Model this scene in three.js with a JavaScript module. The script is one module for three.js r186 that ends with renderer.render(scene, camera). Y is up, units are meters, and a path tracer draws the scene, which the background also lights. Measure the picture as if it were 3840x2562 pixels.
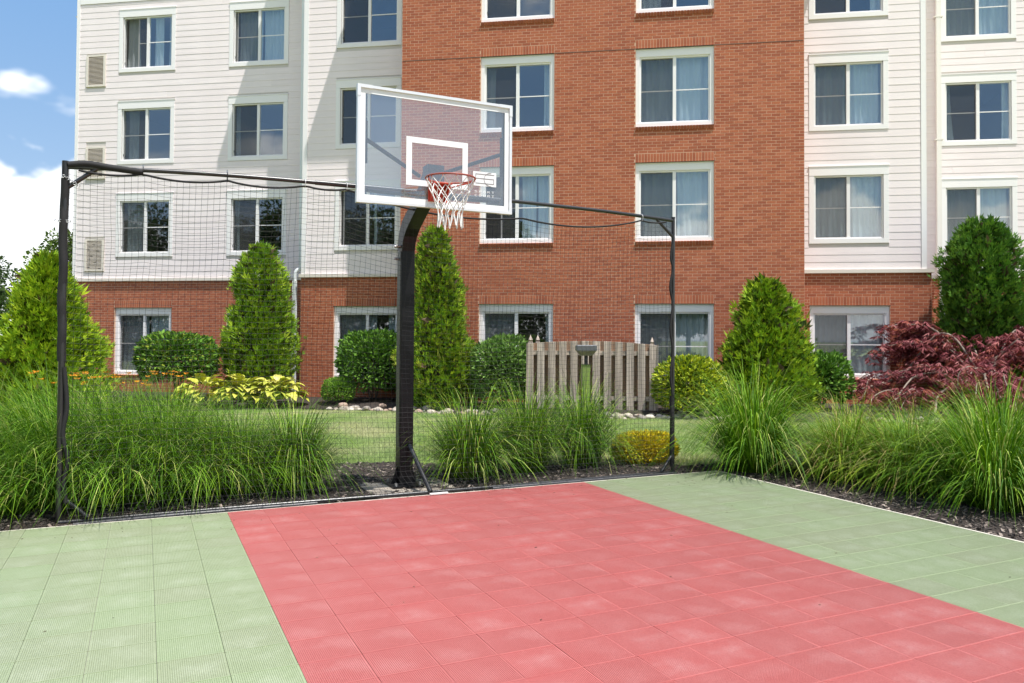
import * as THREE from 'three';
import { mergeGeometries } from 'three/addons/utils/BufferGeometryUtils.js';
import { FontLoader } from 'three/addons/loaders/FontLoader.js';
import { TextGeometry } from 'three/addons/geometries/TextGeometry.js';

// ------------------------------------------------------------------ camera, sky, sun, exposure
const scene = new THREE.Scene();
const camera = new THREE.PerspectiveCamera(46.507, 3840 / 2562, 0.05, 2500);
camera.position.set(-0.6847, 1.5616, 7.5989);
camera.rotation.set(0.0222, -0.4559, 0.006, 'YXZ');
camera.setViewOffset(3840, 2562, -85.16, 75.09, 3840, 2562);
camera.updateProjectionMatrix();
const renderer = new THREE.WebGLRenderer({ antialias: true });
renderer.toneMapping = THREE.LinearToneMapping;
renderer.toneMappingExposure = 2.25;
renderer.shadowMap.enabled = true;
const sun = new THREE.DirectionalLight(new THREE.Color().setRGB(1, 0.965, 0.91), 3.3);
const sunDirection = new THREE.Vector3(0.1464, 1, 0.3467).normalize();
sun.position.copy(sunDirection).multiplyScalar(60).add(new THREE.Vector3(3, 0, -5));
sun.target.position.set(3, 0, -5);
sun.castShadow = true;
Object.assign(sun.shadow.camera, { left: -30, right: 30, top: 30, bottom: -30, near: 1, far: 140 });
sun.shadow.mapSize.set(2048, 2048);
scene.add(sun, sun.target);

function mulberry(a) { return () => { a |= 0; a = a + 0x6D2B79F5 | 0; let t = Math.imul(a ^ a >>> 15, 1 | a); t = t + Math.imul(t ^ t >>> 7, 61 | t) ^ t; return ((t ^ t >>> 14) >>> 0) / 4294967296; }; }
const clamp = (v, a = 0, b = 1) => Math.min(b, Math.max(a, v));
const mix = (a, b, t) => a + (b - a) * t;
const smooth = (a, b, v) => { const t = clamp((v - a) / (b - a)); return t * t * (3 - 2 * t); };
function hash3(x, y, z) { let h = Math.imul(x, 374761393) ^ Math.imul(y, 668265263) ^ Math.imul(z, 2147483647 ^ 0x27d4eb2d); h = Math.imul(h ^ h >>> 13, 1274126177); h ^= h >>> 16; return (h >>> 0) / 4294967296; }
function noise3(x, y, z) {
  const X = Math.floor(x), Y = Math.floor(y), Z = Math.floor(z); let u = x - X, v = y - Y, w = z - Z;
  u = u * u * (3 - 2 * u); v = v * v * (3 - 2 * v); w = w * w * (3 - 2 * w);
  const l = (a, b, t) => a + (b - a) * t;
  return l(l(l(hash3(X, Y, Z), hash3(X + 1, Y, Z), u), l(hash3(X, Y + 1, Z), hash3(X + 1, Y + 1, Z), u), v),
    l(l(hash3(X, Y, Z + 1), hash3(X + 1, Y, Z + 1), u), l(hash3(X, Y + 1, Z + 1), hash3(X + 1, Y + 1, Z + 1), u), v), w);
}
function fbm(x, y, z, o = 5) { let a = 0.5, s = 0, t = 0; for (let i = 0; i < o; i++) { s += a * noise3(x, y, z); t += a; a *= 0.5; x = x * 2.03 + 7.1; y = y * 2.03 + 3.3; z = z * 2.03 + 1.7; } return s / t; }

{ // the sky: blue air, a bank of cumulus round the horizon and loose puffs higher up
  const W = 4096, H = 2048, data = new Float32Array(W * H * 4);
  for (let j = 0; j < H; j++) for (let i = 0; i < W; i++) {
    const el = ((j + 0.5) / H - 0.5) * Math.PI, az = ((i + 0.5) / W - 0.5) * 2 * Math.PI;
    const x = Math.cos(el) * Math.cos(az), y = Math.sin(el), z = Math.cos(el) * Math.sin(az);
    const e = Math.max(0, el) * 180 / Math.PI;
    const k = 1 - Math.exp(-e / 13);
    let r = mix(0.31, 0.060, k), g = mix(0.39, 0.16, k), b = mix(0.46, 0.335, k);
    if (el > -0.05) {
      const h = e > 19 ? 0 : 4.3 + 8.5 * fbm(x * 2.1 + 31.7, 1.3, z * 2.1 + 4.2, 3) + 4.2 * (fbm(x * 9 + 3, y * 13, z * 9, 5) - 0.5) * 2 + 1.6 * (fbm(x * 34 + 3, y * 44, z * 34, 4) - 0.5);
      let d = smooth(h + 0.35, h - 0.35, e);
      const q = 1 / (Math.max(y, 0) + 0.16), px = x * q, pz = z * q;
      const f = e < 6.5 ? 0 : fbm(px * 1.25 + 14.11, 2.7, pz * 1.25 + 33.65, 6) + 0.09 * (fbm(x * 40, y * 40, z * 40, 3) - 0.5);
      const puff = smooth(0.5, 0.575, f) * smooth(7, 15, e) * 0.95;
      const lit = d < 0.01 && f < 0.48 ? 0.6 : 0.30 + 0.56 * fbm(x * 9 + 1, y * 15 + 5, z * 9, 4);
      const body = smooth(h - 1, h - 11, e);
      const c = mix(lit, lit * 0.8, Math.max(body, smooth(0.6, 0.8, f) * 0.8 * (1 - d)));
      d = Math.max(d, puff);
      r = mix(r, c * 0.965, d); g = mix(g, c * 0.985, d); b = mix(b, c * 1.01, d);
    }
    const o = (j * W + i) * 4; data[o] = r; data[o + 1] = g; data[o + 2] = b; data[o + 3] = 1;
  }
  const t = new THREE.DataTexture(data, W, H, THREE.RGBAFormat, THREE.FloatType);
  t.mapping = THREE.EquirectangularReflectionMapping; t.magFilter = t.minFilter = THREE.LinearFilter; t.wrapS = THREE.RepeatWrapping; t.needsUpdate = true;
  scene.background = t; scene.environment = t;
}

// ------------------------------------------------------------------ helpers
const names = new Map();
function numbered(n) { const k = names.get(n) || 0; names.set(n, k + 1); return k ? `${n}_${String(k).padStart(3, '0')}` : n; }
function lit(o) { o.castShadow = true; o.receiveShadow = true; return o; }
function tag(o, label, category, group) { o.userData.label = label; o.userData.category = category; if (group) o.userData.group = group; return o; }
function thing(name, label, category, pos = [0, 0, 0], turn = 0, group) { const o = new THREE.Group(); o.name = numbered(name); o.position.set(...pos); o.rotation.y = turn; scene.add(o); return tag(o, label, category, group); }
function solo(name, geo, m, label, category, group) { const o = lit(new THREE.Mesh(geo, m)); o.name = numbered(name); scene.add(o); return tag(o, label, category, group); }
function part(parent, name, geo, m, pos) { const o = lit(new THREE.Mesh(geo, m)); o.name = name; if (pos) o.position.set(...pos); parent.add(o); return o; }
function holder(parent, name, pos) { const o = new THREE.Group(); o.name = name; if (pos) o.position.set(...pos); parent.add(o); return o; }
function structure(name, geo, m) { const o = lit(new THREE.Mesh(geo, m)); o.name = numbered(name); o.userData.kind = 'structure'; scene.add(o); return o; }
function M(r, g, b, rough = 0.7, extra = {}) { return new THREE.MeshPhysicalMaterial({ color: new THREE.Color().setRGB(r, g, b), roughness: rough, side: THREE.DoubleSide, ...extra }); }
function box(w, h, d, x = 0, y = 0, z = 0) { return new THREE.BoxGeometry(w, h, d).translate(x, y, z); }
function span(x0, x1, y0, y1, z0, z1) { return box(x1 - x0, y1 - y0, z1 - z0, (x0 + x1) / 2, (y0 + y1) / 2, (z0 + z1) / 2); }
function merge(list) { return mergeGeometries(list.map(g => g.index ? g.toNonIndexed() : g), false); }
function tube(pts, r, seg = 24, rad = 8, closed = false) { return new THREE.TubeGeometry(new THREE.CatmullRomCurve3(pts.map(p => new THREE.Vector3(...p)), closed, 'centripetal'), seg, r, rad, closed); }
function rod(a, b, r, rad = 12) { const A = new THREE.Vector3(...a), B = new THREE.Vector3(...b), d = B.clone().sub(A); const g = new THREE.CylinderGeometry(r, r, d.length(), rad); g.applyQuaternion(new THREE.Quaternion().setFromUnitVectors(new THREE.Vector3(0, 1, 0), d.normalize())); return g.translate((A.x + B.x) / 2, (A.y + B.y) / 2, (A.z + B.z) / 2); }
function texture(size, fn, srgb = true, repeat) {
  const d = new Uint8Array(size * size * 4);
  for (let j = 0; j < size; j++) for (let i = 0; i < size; i++) { const c = fn(i / size, j / size), o = (j * size + i) * 4; for (let k = 0; k < 3; k++) d[o + k] = clamp(Array.isArray(c) ? c[k] : c) * 255; d[o + 3] = 255; }
  const t = new THREE.DataTexture(d, size, size); t.magFilter = t.minFilter = THREE.LinearFilter; t.wrapS = t.wrapT = THREE.RepeatWrapping; if (srgb) t.colorSpace = THREE.SRGBColorSpace; if (repeat) t.repeat.set(...repeat); t.needsUpdate = true; return t;
}
// noise that tiles over the unit square
function tiled(u, v, f, seed = 0, o = 4) { const a = u * 2 * Math.PI, b = v * 2 * Math.PI, R = f / (2 * Math.PI); const p = fbm(Math.cos(a) * R + seed, Math.sin(a) * R + 9, Math.cos(b) * R + 3, o), q = fbm(Math.sin(b) * R + seed + 20, Math.cos(a) * R, Math.sin(a) * R + 5, o); return (p + q) / 2; }
// triangles with colours, no normals: flat shaded
class Soup {
  constructor() { this.p = []; this.c = []; }
  tri(a, b, c, k) { this.p.push(...a, ...b, ...c); for (let i = 0; i < 3; i++) this.c.push(k[0], k[1], k[2]); }
  quad(a, b, c, d, k) { this.tri(a, b, c, k); this.tri(a, c, d, k); }
  geo() { const g = new THREE.BufferGeometry(); g.setAttribute('position', new THREE.Float32BufferAttribute(this.p, 3)); g.setAttribute('color', new THREE.Float32BufferAttribute(this.c, 3)); g.computeVertexNormals(); return g; }
}
const leafMat = new THREE.MeshPhysicalMaterial({ vertexColors: true, roughness: 0.65, specularIntensity: 0.35, transmission: 0.24, thickness: 0, side: THREE.DoubleSide });
const bladeMat = new THREE.MeshPhysicalMaterial({ vertexColors: true, roughness: 0.6, specularIntensity: 0.3, transmission: 0.36, thickness: 0, side: THREE.DoubleSide });
const barkMat = M(0.11, 0.085, 0.06, 0.9), greyBark = M(0.24, 0.19, 0.15, 0.85);

// ------------------------------------------------------------------ the site
const PHI = 0.6173, OX = 6.4, OZ = -9.8497, CS = Math.cos(PHI), SN = Math.sin(PHI);
const OFF = { L2: -2.059, L1: -1.149, B: 0, R1: -1.008, R2: -2.929 };
const toSN = (x, z) => [(x - OX) * CS + (z - OZ) * SN, -(x - OX) * SN + (z - OZ) * CS];
const fromSN = (s, n) => [OX + CS * s - SN * n, OZ + SN * s + CS * n];
function curve(pts, x) { if (x <= pts[0][0]) return pts[0][1]; for (let i = 1; i < pts.length; i++) if (x < pts[i][0]) return mix(pts[i - 1][1], pts[i][1], (x - pts[i - 1][0]) / (pts[i][0] - pts[i - 1][0])); return pts[pts.length - 1][1]; }
const bedEdge = s => curve([[-14, 4.6], [-9, 3.6], [-6.5, 2.3], [-4.6, 1.3], [-2.7, 1.35], [-0.9, 1.75], [1, 2.3], [3.6, 2.55], [5.2, 2.3], [7, 2.6], [11, 2.2], [20, 2]], s);
function gy(x, z) { // height of the ground
  const [s, n] = toSN(x, z); const t = smooth(8.5, 2, n) * smooth(45, 25, Math.abs(x - 5));
  return mix(-0.05, mix(-0.1, 0.0, clamp((s + 6) / 10)), t);
}
const nearBed = (x, z) => { const w = 0.12 * (noise3(x * 1.7, 0, z * 1.7) - 0.5); return (x < 5.6 && z < 0.2 && z > -2.5 + (x - 1.66) * 0.48 + w - (x < -0.5 ? 0.4 : 0)) || (x > 5.4 && x < 7.75 + w && z > -0.62 - (x - 5.5) * 0.1 + w); };
const farBed = (x, z) => { const [s, n] = toSN(x, z); return n < bedEdge(s) + 0.25 * (noise3(x * 1.3, 0, z * 1.3) - 0.5) && n > -4 && s > -16 && s < 18; };
const inCourt = (x, z) => x > -4.6 && x < 5.5 && z > -0.02;

const grassTex = texture(512, (u, v) => { const a = tiled(u, v, 9, 1), b = tiled(u, v, 70, 5, 3), c = tiled(u, v, 24, 8); const t = clamp((c - 0.36) * 3.2); return [mix(0.62, 0.74, t) + (a - 0.5) * 0.22 + (b - 0.5) * 0.3, mix(0.67, 0.72, t) + (a - 0.5) * 0.2 + (b - 0.5) * 0.3, mix(0.45, 0.53, t) + (b - 0.5) * 0.2]; });
function sheet(xs, zs, keep, height, uvScale) {
  const p = [], uv = [], idx = [], id = new Map();
  const at = (i, j) => { const k = i * 10000 + j; if (!id.has(k)) { id.set(k, p.length / 3); p.push(xs[i], height(xs[i], zs[j]), zs[j]); uv.push(xs[i] * uvScale, zs[j] * uvScale); } return id.get(k); };
  for (let i = 0; i + 1 < xs.length; i++) for (let j = 0; j + 1 < zs.length; j++) { if (!keep((xs[i] + xs[i + 1]) / 2, (zs[j] + zs[j + 1]) / 2)) continue; const a = at(i, j), b = at(i, j + 1), c = at(i + 1, j + 1), d = at(i + 1, j); idx.push(a, b, c, a, c, d); }
  const g = new THREE.BufferGeometry(); g.setAttribute('position', new THREE.Float32BufferAttribute(p, 3)); g.setAttribute('uv', new THREE.Float32BufferAttribute(uv, 2)); g.setIndex(idx); g.computeVertexNormals(); return g;
}
const range = (a, b, st) => { const r = []; for (let v = a; v <= b + 1e-6; v += st) r.push(v); return r; };
const groundMat = new THREE.MeshStandardMaterial({ map: grassTex, color: new THREE.Color().setRGB(0.55, 0.6, 0.42), roughness: 0.95, side: THREE.DoubleSide });
structure('ground', sheet([-900, -300, -120, -60, ...range(-30, 32, 1), 60, 120, 300, 900], [-900, -300, -120, -60, ...range(-32, 30, 1), 60, 120, 300, 900], () => true, (x, z) => gy(x, z) - 0.03, 0.35), groundMat);
const lawnMat = new THREE.MeshStandardMaterial({ map: grassTex, color: new THREE.Color().setRGB(1, 1, 0.72), roughness: 0.95, side: THREE.DoubleSide });
structure('lawn', sheet(range(-6, 22, 0.25), range(-16, 6, 0.25), (x, z) => !nearBed(x, z) && !farBed(x, z) && !inCourt(x, z), (x, z) => gy(x, z) - 0.012, 0.45), lawnMat);
const mulchTex = texture(512, (u, v) => { const a = tiled(u, v, 120, 3, 3), b = tiled(u, v, 14, 6); const t = clamp((a - 0.3) * 2) * mix(0.7, 1.2, b); return [0.10 + 0.24 * t, 0.085 + 0.19 * t, 0.075 + 0.16 * t]; });
const mulchBump = texture(512, (u, v) => tiled(u, v, 120, 3, 3), false);
const mulchMat = new THREE.MeshStandardMaterial({ map: mulchTex, bumpMap: mulchBump, bumpScale: 0.02, roughness: 0.95, side: THREE.DoubleSide });
const mulchY = (x, z) => gy(x, z) + 0.012 + 0.03 * noise3(x * 6, 3, z * 6);
structure('mulch_bed', sheet(range(-6, 8, 0.1), range(-5, 9, 0.1), (x, z) => nearBed(x, z) && !inCourt(x - 0.05, z + 0.05), (x, z) => x < 5.62 && z > -0.16 || (z > -0.2 && x < 5.66) ? Math.min(mulchY(x, z), -0.035) : mulchY(x, z), 1), mulchMat);
const farMulchY = (x, z) => { const [s, n] = toSN(x, z); return gy(x, z) + 0.015 + 0.09 * smooth(bedEdge(s), bedEdge(s) - 0.9, n) + 0.025 * noise3(x * 5, 3, z * 5); };
structure('mulch_bed', sheet(range(-8, 22, 0.2), range(-22, 4, 0.2), farBed, farMulchY, 1), mulchMat);

{ // wood chips lying on the mulch nearest the court: too many to count
  const R = mulberry(11), n = 15000, g = new THREE.BoxGeometry(0.05, 0.007, 0.016);
  const im = new THREE.InstancedMesh(g, M(1, 1, 1, 0.9), n), m = new THREE.Matrix4(), q = new THREE.Quaternion(), e = new THREE.Euler(), c = new THREE.Color(); let k = 0;
  while (k < n) {
    const right = R() < 0.45; const x = right ? 5.53 + R() * 2.1 : -4 + R() * 9.5, z = right ? -0.6 + R() * 6.5 : -0.04 - R() * 2.6;
    if (!nearBed(x, z) || (x < 5.52 && z > -0.04)) continue;
    q.setFromEuler(e.set((R() - 0.5) * 0.9, R() * 6.3, (R() - 0.5) * 0.9)); const s = 0.35 + R() * 0.8;
    m.compose(new THREE.Vector3(x, mulchY(x, z) + 0.004, z), q, new THREE.Vector3(s, s * 1.2, s * (0.6 + R())));
    im.setMatrixAt(k, m); const v = 0.03 + Math.pow(R(), 3) * 0.24; im.setColorAt(k, c.setRGB(v * 1.15, v * 0.92, v * 0.78)); k++;
  }
  lit(im); im.name = 'mulch_chips'; im.userData.kind = 'stuff'; tag(im, 'loose dark bark chips on the planting beds beside the court', 'mulch'); scene.add(im);
}
{ // the mown lawn
  const R = mulberry(12), S = new Soup();
  for (let i = 0; i < 7; i++) { const a = R() * 6.3, l = 0.022 + R() * 0.022, w = 0.0035, lean = (R() - 0.5) * 0.05, bx = (R() - 0.5) * 0.07, bz = (R() - 0.5) * 0.07, cx = Math.cos(a) * w, cz = Math.sin(a) * w; S.tri([bx - cx, -0.01, bz - cz], [bx + cx, -0.01, bz + cz], [bx + Math.sin(a) * lean, l, bz + Math.cos(a) * lean], [1, 1, 1]); }
  const n = 120000, im = new THREE.InstancedMesh(S.geo(), new THREE.MeshPhysicalMaterial({ roughness: 0.7, transmission: 0.2, thickness: 0, side: THREE.DoubleSide }), n);
  const m = new THREE.Matrix4(), q = new THREE.Quaternion(), Y = new THREE.Vector3(0, 1, 0), c = new THREE.Color(); let k = 0;
  while (k < n) {
    const x = -4 + R() * 20, z = -13.5 + R() * 14; if (nearBed(x, z) || farBed(x, z) || inCourt(x, z)) continue;
    const far = Math.hypot(x + 0.7, z - 7.6); if (R() > 9.5 / far) continue;
    const s = (0.7 + R() * 0.8) * (0.8 + 0.5 * noise3(x * 2.2, 7, z * 2.2)); m.compose(new THREE.Vector3(x, gy(x, z) - 0.01, z), q.setFromAxisAngle(Y, R() * 6.3), new THREE.Vector3(s * 1.4, s, s * 1.4)); im.setMatrixAt(k, m);
    const dry = clamp((fbm(x * 1.1, 4, z * 1.1, 4) - 0.42) * 4) * 0.85 + R() * 0.15; const vv = 0.72 + R() * 0.5; im.setColorAt(k, c.setRGB(mix(0.34, 0.56, dry) * vv, mix(0.46, 0.56, dry) * vv, mix(0.16, 0.32, dry) * vv)); k++;
  }
  lit(im); im.name = 'lawn_grass'; im.userData.kind = 'stuff'; tag(im, 'short pale green mown grass of the lawn behind the net', 'grass'); scene.add(im);
}

// ------------------------------------------------------------------ the court
{
  const T = 0.3048, N = 32, pitch = (T - 0.0026) / N, S = { p: [], n: [], uv: [] };
  const face = (a, b, c, d, n) => { for (const v of [a, b, c, a, c, d]) { S.p.push(...v); S.n.push(...n); S.uv.push(v[0] / T, v[2] / T); } };
  const bar = (x0, x1, z0, z1, y, dep, alongX) => { face([x0, y, z0], [x0, y, z1], [x1, y, z1], [x1, y, z0], [0, 1, 0]); const b = y - dep; if (alongX) { face([x0, b, z1], [x1, b, z1], [x1, y, z1], [x0, y, z1], [0, 0, 1]); face([x1, b, z0], [x0, b, z0], [x0, y, z0], [x1, y, z0], [0, 0, -1]); } else { face([x1, b, z1], [x1, b, z0], [x1, y, z0], [x1, y, z1], [1, 0, 0]); face([x0, b, z0], [x0, b, z1], [x0, y, z1], [x0, y, z0], [-1, 0, 0]); } };
  const lo = 0.0013, hi = T - 0.0013, w = 0.0056;
  for (let i = 1; i < N; i++) { const c = lo + i * pitch; bar(c - w / 2, c + w / 2, lo, hi, 0, 0.006, false); bar(lo, hi, c - w / 2, c + w / 2, -0.0012, 0.006, true); }
  bar(lo, lo + 0.006, lo, hi, -0.0016, 0.011, false); bar(hi - 0.006, hi, lo, hi, -0.0016, 0.011, false); bar(lo, hi, lo, lo + 0.0062, 0.0013, 0.012, true); bar(lo, hi, hi - 0.005, hi, -0.0006, 0.012, true);
  const g = new THREE.BufferGeometry(); g.setAttribute('position', new THREE.Float32BufferAttribute(S.p, 3)); g.setAttribute('normal', new THREE.Float32BufferAttribute(S.n, 3)); g.setAttribute('uv', new THREE.Float32BufferAttribute(S.uv, 2)); g.translate(-T / 2, 0, -T / 2);
  const R = mulberry(5);
  // scuffed white dust in the middle of every tile, with a ragged outline
  const scuff = (seed) => { const R2 = mulberry(seed), cx = 0.3 + R2() * 0.4, cy = 0.3 + R2() * 0.4, st = 0.25 + R2() * 0.6; return (u, v) => { const d = Math.hypot((u - cx) * 1.05, (v - cy) * 1.25) + (fbm(u * 5 + seed, 1, v * 5, 4) - 0.5) * 0.75; return st * smooth(0.6, -0.1, d) * (0.45 + 0.9 * fbm(u * 30, seed, v * 30, 3)) + 0.5 * (fbm(u * 3, seed + 5, v * 3, 4) - 0.4); }; };
  const tone = (base, dust, k, seed) => { const f = scuff(seed); return M(1, 1, 1, 0.46, { map: texture(96, (u, v) => { const t = clamp(f(u, v) * k); const e = (noise3(u * 60, seed, v * 60) - 0.5) * 0.05; return [mix(base[0], dust[0], t) + e, mix(base[1], dust[1], t) + e, mix(base[2], dust[2], t) + e]; }) }); };
  const red = [], green = [];
  for (let i = 0; i < 8; i++) { red.push(tone([0.655 + (i % 3 - 1) * 0.01, 0.355, 0.345], [0.74, 0.58, 0.57], 0.52, 40 + i)); green.push(tone([0.535, 0.575 + (i % 3 - 1) * 0.008, 0.45], [0.65, 0.67, 0.59], 0.52, 80 + i)); }
  const court = new THREE.Group(); court.name = 'basketball_court'; court.userData.kind = 'structure'; scene.add(court);
  part(court, 'court_base', span(-4.58, 5.492, -0.16, -0.013, 0.0, 10.4), M(0.30, 0.29, 0.26, 0.9));
  part(court, 'edge_strip', span(-4.58, 5.512, -0.1, -0.0005, -0.022, -0.0005), M(0.62, 0.57, 0.49, 0.7));
  part(court, 'edge_strip', span(5.4925, 5.514, -0.1, -0.001, 0.0, 10.4), M(0.62, 0.57, 0.49, 0.7));
  const cells = [];
  for (let i = -15; i < 18; i++) for (let j = 0; j < 34; j++) { const x = (i + 0.5) * T, z = (j + 0.5) * T; const dx = x + 0.685, dz = 7.6 - z; const c = Math.cos(0.4559), s = Math.sin(0.4559); const depth = dz * c + dx * s, side = dx * c - dz * s; const seen = depth > 3.3 && Math.abs(side - 0.03 * depth) < depth * 0.69; cells.push({ i, j, x, z, rank: seen ? depth : 1000 + Math.hypot(dx, dz) }); }
  cells.sort((a, b) => a.rank - b.rank);
  const rest = { red: [], green: [] };
  cells.forEach((c, k) => {
    const isRed = c.i >= 0 && c.i < 12; const tilt = [(R() - 0.5) * 0.010, 0, (R() - 0.5) * 0.006], y = (R() - 0.5) * 0.0012;
    if (k < 300) { const m = part(court, k ? `court_tile_${String(k).padStart(3, '0')}` : 'court_tile', g, (isRed ? red : green)[Math.floor(R() * 8)], [c.x, y, c.z]); m.rotation.set(...tilt);  }
    else rest[isRed ? 'red' : 'green'].push([c.x, y, c.z, tilt, Math.floor(R() * 8)]);
  });
  const dummy = new THREE.Object3D();
  for (const [nm, mats] of [['red', red], ['green', green]]) for (let v = 0; v < 8; v++) {
    const list = rest[nm].filter(r => r[4] === v), im = new THREE.InstancedMesh(g, mats[v], list.length);
    list.forEach((r, i) => { dummy.position.set(r[0], r[1], r[2]); dummy.rotation.set(...r[3]); dummy.updateMatrix(); im.setMatrixAt(i, dummy.matrix); });
    lit(im); im.name = 'court_tiles'; im.userData.kind = 'stuff'; court.add(im);
  }
  // bits of leaf and bark blown onto the tiles
  const n = 170, im = new THREE.InstancedMesh(new THREE.BoxGeometry(0.018, 0.003, 0.006), M(1, 1, 1, 0.9), n), c = new THREE.Color();
  for (let i = 0; i < n; i++) { const edge = R() < 0.75; dummy.position.set(-1.9 + R() * 7.2, 0.004, edge ? 0.01 + Math.pow(R(), 2.2) * 0.7 : R() * 5); dummy.rotation.set(0, R() * 6, 0); const s = 0.3 + R() * 0.7; dummy.scale.set(s, s, s); dummy.updateMatrix(); im.setMatrixAt(i, dummy.matrix); const v = 0.03 + R() * 0.12; im.setColorAt(i, c.setRGB(v * 1.3, v, v * 0.6)); }
  lit(im); im.name = 'leaf_litter'; im.userData.kind = 'stuff'; tag(im, 'specks of bark and leaf scattered on the court tiles', 'litter'); scene.add(im);
}
{
  const g = span(1.4, 2.3, -0.14, -0.016, -1.05, -0.03);
  structure('concrete_footing', g, M(0.30, 0.26, 0.215, 0.9, { bumpMap: mulchBump, bumpScale: 0.002 }));
}

// ------------------------------------------------------------------ the hotel
const hotel = thing('hotel_building', 'four storey hotel wing of red brick and cream lap siding behind the court', 'building', [OX, 0, OZ], -PHI);
const C = 0.06774, BW = 0.2032, FH = 2.642;
const Y1 = 2.385, Y2 = 5.631, WINW = 1.768, WINH = 1.821;
const white = M(0.86, 0.83, 0.83, 0.45), white2 = M(0.83, 0.805, 0.805, 0.5), cream = M(0.74, 0.67, 0.6, 0.55);
const mortarMat = M(0.60, 0.38, 0.265, 0.95);
const brickTex = texture(256, (u, v) => 0.95 + (tiled(u, v, 60, 4, 3) - 0.5) * 0.34 + (tiled(u, v, 12, 9, 3) - 0.5) * 0.22, true);
const brickTones = [[0.44, 0.125, 0.056], [0.47, 0.138, 0.062], [0.40, 0.108, 0.05], [0.455, 0.13, 0.062], [0.37, 0.098, 0.046], [0.49, 0.15, 0.072]];
const brickMats = brickTones.map(t => M(...t, 0.88, { map: brickTex }));
const brickAny = M(1, 1, 1, 0.88, { map: brickTex });
const glassMat = new THREE.MeshPhysicalMaterial({ color: new THREE.Color().setRGB(0.93, 0.96, 0.97), roughness: 0.015, transmission: 1, thickness: 0, ior: 2.2, side: THREE.DoubleSide });
const screenMat = new THREE.MeshStandardMaterial({ color: new THREE.Color().setRGB(0.05, 0.05, 0.053), roughness: 0.9, transparent: true, opacity: 0.42, side: THREE.DoubleSide });
const roomMat = M(0.36, 0.32, 0.27, 0.9), carpetMat = M(0.16, 0.12, 0.09, 0.95);
const curtainMat = new THREE.MeshPhysicalMaterial({ color: new THREE.Color().setRGB(0.66, 0.74, 0.76), roughness: 0.9, transmission: 0.25, thickness: 0, side: THREE.DoubleSide });
const RB = mulberry(77);

// windows: x right, y up, z outward from the wall face; origin at the lower left corner
function curtain(x0, x1, y0, y1, z, seed, flare = 0) {
  const R = mulberry(seed), w = x1 - x0, nx = Math.max(8, Math.round(w * 46)), ny = 6, p = [], idx = [], ph = R() * 6, f1 = 38 + R() * 16, f2 = 15 + R() * 7;
  for (let j = 0; j <= ny; j++) for (let i = 0; i <= nx; i++) { const u = i / nx, v = j / ny, x = x0 + u * w; const sway = flare * (1 - v) * (1 - v) * (u - 0.5) * w; p.push(x + sway + 0.01 * Math.sin(v * 3 + i), y0 + v * (y1 - y0), z + 0.022 * Math.sin(x * f1 + ph + 0.6 * Math.sin(v * 2 + x * 5)) + 0.018 * Math.sin(x * f2 + ph * 2 + v)); }
  for (let j = 0; j < ny; j++) for (let i = 0; i < nx; i++) { const a = j * (nx + 1) + i; idx.push(a, a + 1, a + nx + 2, a, a + nx + 2, a + nx + 1); }
  const g = new THREE.BufferGeometry(); g.setAttribute('position', new THREE.Float32BufferAttribute(p, 3)); g.setIndex(idx); g.computeVertexNormals(); return g;
}
let windowSeed = 500;
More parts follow.
